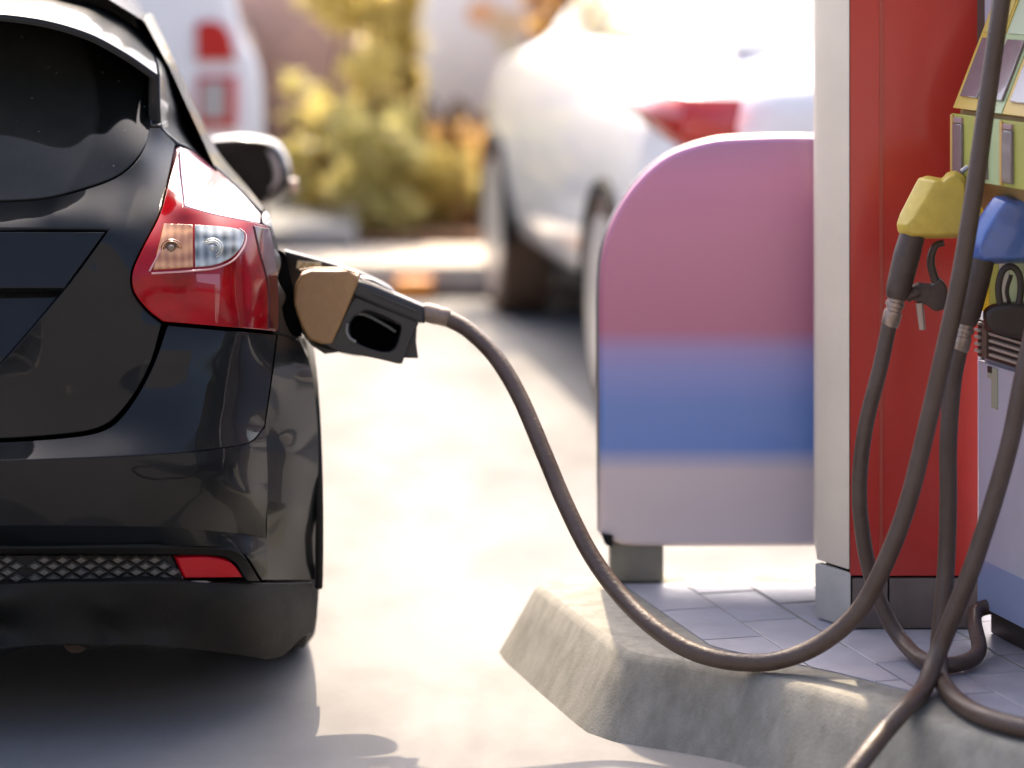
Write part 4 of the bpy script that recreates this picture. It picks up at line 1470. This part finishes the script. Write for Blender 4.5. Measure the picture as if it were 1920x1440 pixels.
# yellow
e = hanging('yellow covered nozzle hanging nearest the red pillar', 5.46,
            [(1688, 400), (1722, 334), (1740, 329), (1766, 334), (1776, 323), (1792, 319), (1806, 328), (1815, 345), (1815, 446), (1700, 448), (1684, 436), (1681, 420)],
            [(1714, 408), (1752, 342), (1758, 339), (1768, 342), (1779, 332), (1790, 328), (1801, 336), (1809, 349), (1809, 438), (1714, 440), (1702, 431), (1700, 420)], yn_m, 0, 0)
q = MB().tube([W(1803, 322, 5.46), W(1815, 313, 5.46)], 0.005, seg=8, sub=1)
mk('cover_pin', q.v, q.f, steel, e)
q = MB().tube([W(1770, 455, 5.47), W(1753, 462, 5.47), W(1745, 490, 5.47), (W(1752, 520, 5.47)), W(1762, 545, 5.47)], [0.006, 0.007, 0.008, 0.008, 0.010], seg=10, sub=5)
mk('trigger', q.v, q.f, handle_m, e)
q = MB().puck(poly(0, [(1708, 540), (1722, 530), (1745, 532), (1760, 520), (1775, 540), (1772, 575), (1752, 582), (1735, 570), (1712, 562)]), 5.475, 0.016, 0.005, 2)
mk('trigger_block', q.v, q.f, handle_m, e)
q = MB().tube([W(1698, 556, 5.465), W(1722, 546, 5.465)], 0.012, seg=10, sub=1)
mk('guard_link', q.v, q.f, handle_m, e)
q = MB().tube([W(1724, 568, 5.465), W(1730, 618, 5.465)], [0.0075, 0.0065], seg=10, sub=1)
mk('hook', q.v, q.f, mat('pale_hook', (0.42, 0.32, 0.26), 0.4, 0.3), e)
# blue
e = hanging('blue covered nozzle hanging beside the louvred vent', 5.38,
            [(1812, 470), (1822, 430), (1846, 392), (1864, 368), (1885, 366), (1905, 371), (1930, 366), (1955, 382), (1960, 480), (1945, 494), (1835, 495), (1816, 486)],
            [(1838, 460), (1849, 434), (1873, 396), (1886, 380), (1894, 377), (1906, 380), (1928, 376), (1946, 388), (1950, 474), (1938, 484), (1848, 486), (1838, 476)], bn_m, 130, 48)
q = MB().tube([W(1814, 490, 5.37), W(1808, 500, 5.37)], 0.006, seg=8, sub=1)
mk('cover_pin', q.v, q.f, steel, e)
q = MB().tube([W(1876, 575, 5.36), W(1872, 540, 5.36), W(1880, 508, 5.36), W(1897, 500, 5.36), W(1911, 515, 5.36), W(1914, 545, 5.36), W(1908, 580, 5.36)], 0.0065, seg=10, sub=5)
mk('trigger_guard', q.v, q.f, pump_dark, e)
q = MB().tube([W(1896, 515, 5.37), W(1888, 545, 5.37), W(1893, 570, 5.37)], 0.004, seg=8, sub=4)
mk('trigger', q.v, q.f, pump_dark, e)
q = MB().puck(poly(0, [(1846, 585), (1862, 572), (1900, 568), (1935, 575), (1935, 625), (1880, 628), (1850, 612)]), 5.37, 0.022, 0.008, 3)
mk('trigger_block', q.v, q.f, pump_dark, e)

# ------------------------------------------------------------------ hoses
HR = 0.0168


def hose(label, pts, r=HR):
    P = [p if isinstance(p, Vector) else W(*p) for p in pts]
    q_ = MB().tube(P, r, seg=18, sub=8)
    o = mk('fuel_hose', q_.v, q_.f, hose_m)
    tag(o, label, 'hose', 'rubber hoses of the pump')
    return o


mainh = hose('long black hose sweeping from the pump across the forecourt to the black car',
             [(836, 595, 5.86), (880, 620, 5.84), (930, 670, 5.80), (975, 745, 5.75), (1020, 850, 5.68), (1060, 945, 5.62), (1108, 1040, 5.56), (1165, 1118, 5.50), (1230, 1180, 5.43), (1300, 1222, 5.385), (1380, 1241, 5.365), (1460, 1238, 5.355), (1540, 1206, 5.34), (1610, 1145, 5.32),
              (1662, 1050, 5.30), (1703, 940, 5.29), (1738, 800, 5.28), (1770, 660, 5.27), (1800, 520, 5.26), (1828, 350, 5.25), (1852, 180, 5.25), (1878, 0, 5.25), (1905, -180, 5.26), (1960, -420, 5.28), (2010, -640, 5.32), F(0.24, 2.36, 0.24)])
q = MB()
a, b = W(793, 584, 5.86), W(842, 597, 5.858)
tt = [0, 0.1, 0.12, 0.55, 0.57, 0.95, 1.0]
q.tube([a.lerp(b, t) for t in tt], [0.0185, 0.0185, 0.0200, 0.0200, 0.0190, 0.0190, 0.0172], seg=20, sub=1)
mk('hose_ferrule', q.v, q.f, mat('worn_ferrule', (0.20, 0.15, 0.12), 0.4, 0.3, var=0.3, vscale=40), mainh)
fz = ITOP + HR + 0.002
hose('hose hanging from the yellow nozzle in front of the red pillar',
     [(1668, 606, 5.46), (1650, 690, 5.46), (1625, 790, 5.47), (1613, 880, 5.48), (1613, 960, 5.49), (1628, 1060, 5.50), (1655, 1140, 5.49), (1692, 1202, 5.46), G(1735, 1240, fz), G(1790, 1246, fz), G(1835, 1226, fz) + Vector((0, 0, 0.005)), F(0.05, ITOP + 0.06, 0.03), F(0.07, ITOP + 0.075, -0.06)], 0.0150)
hose('hose hanging straight down from the blue nozzle to the island floor',
     [(1798, 654, 5.38), (1786, 720, 5.38), (1778, 830, 5.38), (1778, 940, 5.38), (1774, 1060, 5.37), (1766, 1150, 5.35), (1760, 1222, 5.33), G(1764, 1272, fz), G(1800, 1318, fz), G(1870, 1352, fz), G(1980, 1370, fz), F(0.55, ITOP + HR, 0.10), F(0.62, ITOP + 0.07, 0.03), F(0.64, ITOP + 0.09, -0.06)])
hose('rightmost hose, slanting down in front of the white pump door',
     [F(0.5, 1.75, -0.02), F(0.5, 1.68, 0.10), (2000, 300, 5.22), (1950, 560, 5.21), (1920, 700, 5.20), (1896, 820, 5.20), (1866, 930, 5.21), (1824, 1060, 5.22), (1790, 1145, 5.235), (1758, 1225, 5.24), G(1732, 1290, fz), G(1700, 1325, fz), (1662, 1368, 4.99), (1625, 1415, 4.93), (1575, 1480, 4.88), (1510, 1545, 4.84), G(1440, 1610, HR + 0.002), G(1330, 1650, HR + 0.002), G(1150, 1690, HR + 0.002), G(1040, 1780, HR + 0.002), G(1120, 1900, HR + 0.002), G(1400, 1990, HR + 0.002), G(1800, 2000, HR + 0.002)])

# ------------------------------------------------------------------ background
# far kerb with planting bed, wall behind
KY0, KY1 = 12.35, 13.15
v = []
q = MB()
q.box((0.5, (KY0 + KY1) / 2, 0.07), (26, KY1 - KY0, 0.14), bev=0.02)
o = q.build('kerb', mat('pale_kerb_stone', (0.50, 0.45, 0.38), 0.8, var=0.12, vscale=3))
tag(o, 'long pale kerb at the foot of the planted strip', 'kerb')
q = MB().box((0.5, 13.2, -0.09), (26, 1.7, 0.20), bev=0)
q = MB().box((0.5, KY0 - 0.03, 0.017), (26, 0.05, 0.034), bev=0.004)
o = q.build('gutter_strip', mat('dark_gutter', (0.10, 0.065, 0.05), 0.8))
tag(o, 'dark gutter line along the foot of the far kerb', 'gutter')
q = MB().box((0.5, 13.95, 0.10), (26, 1.55, 0.16), bev=0)
o = q.build('flower_bed', mat('bare_soil', (0.16, 0.085, 0.045), 0.9, var=0.35, vscale=5, bump=1, bscale=12))
tag(o, None, None, None, 'structure')
WY = 15.0
wall = empty('boundary_wall', (0, WY, 0), 0, 'mauve brown rendered wall with grey base behind the shrubs', 'wall')
q = MB().box((0.5, WY + 0.12, 0.80), (26, 0.24, 1.2), bev=0.01)
mk('wall_face', q.v, q.f, mat('mauve_brown_render', (0.56, 0.37, 0.31), 0.85, var=0.18, vscale=1.6, bump=0.4, bscale=20), wall)
q = MB().box((0.5, WY + 0.10, 0.10), (26, 0.30, 0.30), bev=0.01)
mk('wall_base', q.v, q.f, mat('blue_grey_base', (0.26, 0.27, 0.28), 0.8, var=0.15), wall)
q = MB().box((0.5, WY + 0.12, 1.44), (26, 0.36, 0.10), bev=0.02)
mk('coping', q.v, q.f, mat('coping_stone', (0.4, 0.36, 0.3), 0.8), wall)
# grey box left of the bed
q = MB().box((-1.02, 13.6, 0.11), (0.62, 1.4, 0.25), bev=0.02)
o = q.build('concrete_block', mat('grey_block', (0.22, 0.225, 0.23), 0.8, var=0.2))
tag(o, 'low grey block beside the kerb behind the door mirror', 'concrete block')
# orange marker on the kerb
c = W(775, 543, 12.2)
q = MB().box((c.x, 12.27, 0.045), (0.16, 0.10, 0.085), bev=0.012)
o = q.build('kerb_marker', mat('orange_marker', (0.75, 0.27, 0.03), 0.5))
tag(o, 'small orange marker block at the foot of the far kerb', 'marker')
# white notice panel
NYD = WY - 0.03
c = W(883, 100, NYD)
nbrd = empty('notice_panel', (c.x, NYD, 0.6), 0, 'white notice panel with faint orange print, fixed to the wall above the shrubs', 'sign')
zlo = W(0, 216, NYD).z
q = MB().box((c.x, NYD, (zlo + 1.42) / 2), (0.58, 0.03, 1.42 - zlo), bev=0.01)
mk('board', q.v, q.f, mat('white_board', (0.85, 0.86, 0.88), 0.4), nbrd)
for k, (x, y, r_, mm) in enumerate(((905, 25, 26, (0.80, 0.48, 0.28)), (950, 45, 30, (0.75, 0.60, 0.40)), (960, 90, 22, (0.72, 0.70, 0.55)))):
    a_ = [(x + r_ * math.cos(t_) * 1.2, y + r_ * math.sin(t_)) for t_ in np.linspace(0, 2 * PI, 16, endpoint=False)]
    q = MB().puck(a_, NYD - 0.018 - 0.001 * k, 0.002, 0.0005, 1)
    mk('print_blot', q.v, q.f, mat('faded_print_' + 'abc'[k], mm, 0.5), nbrd)

# shrubs ------------------------------------------------------------
leaf_ms = [mat('yellow_green_leaf', (0.42, 0.36, 0.13), 0.3, translucent=(0.95, 0.82, 0.32)),
           mat('green_leaf', (0.32, 0.31, 0.14), 0.3, translucent=(0.84, 0.76, 0.32)),
           mat('golden_leaf', (0.40, 0.26, 0.10), 0.35, translucent=(0.95, 0.64, 0.24))]
bark = mat('brown_bark', (0.14, 0.08, 0.045), 0.85, var=0.3, vscale=14, bump=1, bscale=30, stretch=(1, 1, 0.3))


def foliage(name, cx, cy, z0, z1, rx, ry, n, m, parent, size=0.045, seed=0):
    rnd = random.Random(seed)
    clumps = [(cx + rnd.uniform(-1, 1) * rx * 0.75, cy + rnd.uniform(-1, 1) * ry * 0.75, rnd.uniform(z0, z1), rnd.uniform(0.35, 0.6) * min(rx, (z1 - z0) / 2, 0.5)) for _ in range(16)]
    v, f = [], []
    for i in range(n):
        X, Y, Z, R = rnd.choice(clumps)
        d = Vector((rnd.gauss(0, 1), rnd.gauss(0, 1), rnd.gauss(0, 1))).normalized() * R * rnd.random() ** 0.4
        p = Vector((X, Y, Z)) + d
        if p.z < z0 - 0.05:
            p.z = z0 + rnd.random() * 0.2
        s = size * rnd.uniform(0.6, 1.3)
        a = Vector((rnd.gauss(0, 1), rnd.gauss(0, 1), rnd.gauss(0, 0.6))).normalized()
        b = a.cross(Vector((rnd.gauss(0, 1), rnd.gauss(0, 1), rnd.gauss(0, 1)))).normalized()
        k = len(v)
        v += [p - a * s, p + b * s * 0.42 - a * s * 0.1, p + a * s, p - b * s * 0.42 - a * s * 0.1]
        f.append((k, k + 1, k + 2, k + 3))
    return mk(name, v, f, m, parent, smooth=False)


def shrub(px, Y, top, rx, mi, label, n=1500, size=0.045, seed=0, zlow=0.22):
    X = (px - 960) / FPX * Y
    e = empty('shrub', (X, Y, 0.17), 0, label, 'shrub', 'shrubs along the wall')
    foliage('foliage', X, Y, zlow, top, rx, 0.28, n, leaf_ms[mi], e, size, seed)
    q = MB()
    rnd = random.Random(seed + 50)
    for k in range(4):
        q.tube([Vector((X + rnd.uniform(-.05, .05), Y + rnd.uniform(-.05, .05), 0.16)), Vector((X + rnd.uniform(-.15, .15), Y + rnd.uniform(-.1, .1), 0.6 + 0.2 * rnd.random())), Vector((X + rnd.uniform(-rx, rx) * .5, Y, top * 0.8))], [0.018, 0.012, 0.006], seg=6, sub=3)
    mk('stem', q.v, q.f, bark, e)
    return e


shrub(655, 13.9, 1.75, 0.27, 0, 'tall yellow-green shrub nearest the black car, left of the white notice panel', 1700, 0.058, 1)
shrub(728, 14.1, 1.65, 0.16, 0, 'yellow shrub between the tallest shrub and the notice panel', 1300, 0.055, 2)
shrub(690, 13.5, 0.70, 0.28, 1, 'low leafy green shrub at the front of the bed behind the nozzle', 900, 0.055, 3)
shrub(590, 14.1, 0.85, 0.14, 1, 'small green shrub at the left end of the planted strip', 350, 0.05, 8)
shrub(815, 13.7, 0.60, 0.34, 0, 'low yellow shrub under the left edge of the notice panel', 900, 0.055, 9)
shrub(895, 13.85, 0.60, 0.34, 2, 'low golden shrub under the right half of the notice panel', 900, 0.055, 5)
shrub(985, 14.1, 0.8, 0.16, 0, 'yellowish shrub touching the front of the white car', 900, 0.05, 6)
shrub(1045, 14.3, 1.6, 0.14, 2, 'golden shrub above the bonnet of the white car', 900, 0.055, 7)
# tree above the white car's bonnet
X = (1095 - 960) / FPX * 14.3
tre = empty('tree', (X, 14.35, 0.17), 0, 'tree with pale tan trunk behind the white car', 'tree')
q = MB().tube([Vector((X, 14.35, 0.1)), Vector((X + 0.01, 14.35, 0.8)), Vector((X - 0.02, 14.35, 1.6)), Vector((X + 0.03, 14.36, 2.6)), Vector((X, 14.4, 3.4))], [0.17, 0.14, 0.13, 0.11, 0.07], seg=14, sub=4)
q.tube([Vector((X, 14.35, 2.0)), Vector((X + 0.3, 14.4, 2.8)), Vector((X + 0.6, 14.5, 3.3))], [0.06, 0.04, 0.02], seg=8, sub=3)
q.tube([Vector((X, 14.35, 2.2)), Vector((X - 0.3, 14.4, 2.9)), Vector((X - 0.5, 14.5, 3.5))], [0.05, 0.04, 0.02], seg=8, sub=3)
mk('trunk', q.v, q.f, mat('tan_bark', (0.36, 0.22, 0.11), 0.85, var=0.25, vscale=10, bump=1, bscale=20, stretch=(1, 1, 0.25)), tre)
foliage('crown', X, 14.6, 2.7, 4.0, 0.7, 0.6, 1200, leaf_ms[0], tre, 0.07, 31)


# ------------------------------------------------------------------ generic lofted car bodies
def loft_car(root, secs_, m, name='body'):
    v, f = [], []
    K_ = len(secs_[0][1])
    KF_ = 2 * K_ - 1
    for d, o_ in secs_:
        full = list(o_) + [(-x, z) for x, z in o_[::-1][1:]]
        v += [Vector((x, d, z)) for x, z in full]
    for i in range(len(secs_) - 1):
        for k in range(KF_ - 1):
            f.append((i * KF_ + k, i * KF_ + k + 1, (i + 1) * KF_ + k + 1, (i + 1) * KF_ + k))
    f.append(tuple(range(KF_))[::-1])
    f.append(tuple((len(secs_) - 1) * KF_ + k for k in range(KF_)))
    o = mk(name, v, f, m, root, world=False, sharp=80)
    md = o.modifiers.new('sub', 'SUBSURF')
    md.levels = md.render_levels = 2
    return o


def bg_wheel(root, x, d, r=0.33):
    wr = empty('wheel', (x, d, r)); wr.parent = root
    s = 1 if x > 0 else -1
    q = MB().tube([Vector((-0.1, 0, 0)), Vector((0.1, 0, 0))], r, seg=32, sub=1)
    mk('tyre', q.v, q.f, mat('dusty_brown_tyre', (0.11, 0.065, 0.04), 0.85), wr, world=False)
    q = MB().tube([Vector((s * 0.08, 0, 0)), Vector((s * 0.108, 0, 0))], r * 0.8, seg=32, sub=1)
    mk('rim', q.v, q.f, mat('silver_rim', (0.6, 0.58, 0.55), 0.35, 0.6), wr, world=False)


# --- white estate parked at the back left: lower body, shoulder, greenhouse
VY = 11.6
vx = (495 - 960) / FPX * VY
VR = math.radians(5.6)
van = empty('parked_van', (vx - 0.90 * math.cos(VR), VY - 0.90 * math.sin(VR), 0), VR, 'white tall estate car seen behind the roofline of the black hatchback', 'car')
vo = [(0.78, 0.30), (0.87, 0.34), (0.90, 0.50), (0.90, 0.80), (0.895, 0.98), (0.86, 1.07), (0.82, 1.12), (0.80, 1.20), (0.77, 1.35), (0.72, 1.55), (0.62, 1.70), (0.35, 1.76), (0, 1.78)]
vb = [(x * 0.97, z) for x, z in vo]
loft_car(van, [(0.0, vb), (0.03, vo), (0.12, vo), (1.0, vo), (2.4, vo), (2.9, [(x, min(z, 1.4 + 0.0 * x)) for x, z in vo]), (3.5, [(x, min(z, 1.08)) for x, z in vo]), (4.3, [(x * .95, min(z, 0.95)) for x, z in vo]), (4.5, [(x * .85, min(z, 0.75)) for x, z in vo])], white_paint)


def vr(x0, x1, y0, y1, name, m, t=0.02, parent=van, off=0.0):
    pts = [W(x0, y0, VY), W(x1, y0, VY), W(x1, y1, VY), W(x0, y1, VY)]
    q = MB().slab(np.array([(p.x, p.z) for p in pts]), lambda a, o_: Vector((a[0], VY - 0.012 - off + o_, a[1])), t, 0.008, 3)
    return mk(name, q.v, q.f, m, parent)


red_bg = mat('bright_red_lens_far', (0.50, 0.02, 0.012), 0.25, coat=0.6)
pts = spline_loop([(369, 42, 'c'), (400, 38), (425, 50), (437, 75), (442, 112, 'c'), (370, 114, 'c')], 6)
q = MB().slab(np.array([(W(x, y, VY).x, W(x, y, VY).z) for x, y in pts]), lambda a, o_: Vector((a[0], VY - 0.015 + o_, a[1])), 0.03, 0.01, 3)
mk('upper_tail_lamp', q.v, q.f, red_bg, van)
lo = vr(370, 444, 141, 240, 'lower_tail_lamp', red_bg, 0.03)
vr(379, 426, 152, 222, 'reversing_lens', mat('grey_lens', (0.42, 0.38, 0.34), 0.3), 0.012, lo, 0.03)
vr(305, 334, 28, 42, 'badge', mat('badge_grey', (0.45, 0.43, 0.42), 0.3, 0.5), 0.004, van, 0.012)
vr(-120, 300, -260, 10, 'rear_glass', dark_glass, 0.01, van, 0.0)
for x in (0.80, -0.80):
    bg_wheel(van, x, 0.85)
    bg_wheel(van, x, 3.6)

# --- white hatchback on the right, seen from its left rear corner
SH = math.radians(8.5)
RX, RY = 0.44, 8.5                 # rear left corner on the ground
suv = empty('parked_car', (RX + 0.90 * math.cos(SH), RY + 0.90 * math.sin(SH), 0), SH, 'white car at the right behind the display board, its red left tail lamp showing', 'car')
suv.scale = (1, 1, 1.06)
so = [(0.74, 0.27), (0.85, 0.30), (0.91, 0.45), (0.92, 0.65), (0.90, 0.85), (0.87, 0.98), (0.83, 1.04), (0.76, 1.08), (0.71, 1.20), (0.66, 1.36), (0.58, 1.50), (0.35, 1.56), (0, 1.58)]


def cap(o_, zc, k=1.0):
    top = max(z for _, z in o_)
    out = []
    for x, z in o_:
        out.append((x * k, z if z < zc - 0.12 else zc - 0.12 + (z - (zc - 0.12)) * 0.12 / (top - (zc - 0.12))))
    return out


loft_car(suv, [(0.0, cap(so, 0.98, 0.86)), (0.05, cap(so, 1.03, 0.94)), (0.22, cap(so, 1.10, 0.99)), (0.5, cap(so, 1.36)), (0.8, cap(so, 1.54)), (1.3, so), (2.0, so), (2.5, cap(so, 1.5)), (3.0, cap(so, 1.22)), (3.35, cap(so, 1.12)), (3.8, cap(so, 1.06, 0.98)), (4.15, cap(so, 0.95, 0.90)), (4.35, cap(so, 0.78, 0.76))], white_paint)
for x in (0.80, -0.82):
    bg_wheel(suv, x, 0.85)
    bg_wheel(suv, x, 3.35)


def on_suv(name, pts, m, push=0.02, parent=suv, thick=0.012):
    """pad following a chain of car-space points (already on the body), given as quads rows"""
    q = MB()
    P = [Vector(p) for p in pts]
    q.add(P + [p + Vector((0.02, 0.03, 0)) for p in P], [tuple(range(len(P))), tuple(range(len(P), 2 * len(P)))[::-1]] + [(i, (i + 1) % len(P), len(P) + (i + 1) % len(P), len(P) + i) for i in range(len(P))])
    return mk(name, q.v, q.f, m, parent, world=False, smooth=False)


# tail lamp wrapping the left corner: side pointed forwards, deep at the rear
for s in (-1, 1):
    v = []
    rows = [(0.62, 0.985, 0.965, 0.90), (0.40, 0.995, 0.935, 0.91), (0.20, 1.00, 0.905, 0.90), (0.08, 1.00, 0.875, 0.87), (0.0, 0.995, 0.85, 0.82), (-0.03, 0.99, 0.83, 0.66)]
    for d, zt_, zb_, x in rows:
        v += [Vector((s * x, d, zt_)), Vector((s * (x + 0.02), d - 0.004, (zt_ + zb_) / 2)), Vector((s * x, d, zb_))]
    f = []
    for i in range(len(rows) - 1):
        for k in range(2):
            f.append((i * 3 + k, i * 3 + k + 1, (i + 1) * 3 + k + 1, (i + 1) * 3 + k))
    o = mk('tail_lamp', v, f, red_bg, suv, world=False)
    o.modifiers.new('thick', 'SOLIDIFY').thickness = 0.03
q = MB().box((0, -0.012, 0.82), (0.56, 0.02, 0.13), bev=0.005)
mk('plate_panel', q.v, q.f, mat('cream_plate', (0.62, 0.56, 0.45), 0.5), suv, world=False)
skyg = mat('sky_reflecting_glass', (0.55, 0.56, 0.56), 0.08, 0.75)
for s_ in (-1, 1):
    for (d0, d1, d2, d3) in ((0.72, 1.72, 1.60, 0.98), (1.80, 2.78, 2.30, 1.68)):
        P = []
        for d, t_ in ((d0, 0), (d1, 0), (d2, 1), (d3, 1)):
            x = 0.762 - 0.112 * t_
            P.append(Vector((s_ * x, d, 1.12 + 0.25 * t_)))
        P2 = [p - Vector((s_ * 0.05, 0, 0)) for p in P]
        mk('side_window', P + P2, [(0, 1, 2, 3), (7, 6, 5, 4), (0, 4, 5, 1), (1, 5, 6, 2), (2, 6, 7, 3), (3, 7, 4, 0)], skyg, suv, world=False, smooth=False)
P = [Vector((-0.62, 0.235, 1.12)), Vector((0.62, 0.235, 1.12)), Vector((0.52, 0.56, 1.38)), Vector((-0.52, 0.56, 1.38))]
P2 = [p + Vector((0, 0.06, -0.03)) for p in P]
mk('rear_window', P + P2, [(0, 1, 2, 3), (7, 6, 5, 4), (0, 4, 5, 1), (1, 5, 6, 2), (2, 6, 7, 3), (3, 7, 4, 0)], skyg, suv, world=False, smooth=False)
# sill and arch shadows
for s in (-1, 1):
    for d in (0.85, 3.35):
        R1 = [Vector((s * 0.915, d + math.cos(a) * 0.375, 0.33 + math.sin(a) * 0.36)) for a in np.linspace(-0.1, PI + 0.1, 20)]
        q = MB().tube(R1, 0.022, seg=8, sub=1)
        mk('arch_lip', q.v, q.f, plastic_d, suv, world=False)
q = MB().box((0, 2.1, 0.24), (1.5, 3.6, 0.10), bev=0.02)
mk('underbody', q.v, q.f, plastic_d, suv, world=False)


# joints and wear on the forecourt
jm = mat('dark_joint_filler', (0.17, 0.16, 0.15), 0.9)
for (cx, cy, sx, sy) in ((-2.3, 6.0, 0.010, 20.0),):
    q = MB().box((cx, cy, 0.0045), (sx, sy, 0.009))
    o = q.build('expansion_joint', jm)
    tag(o, None, None, None, 'structure')
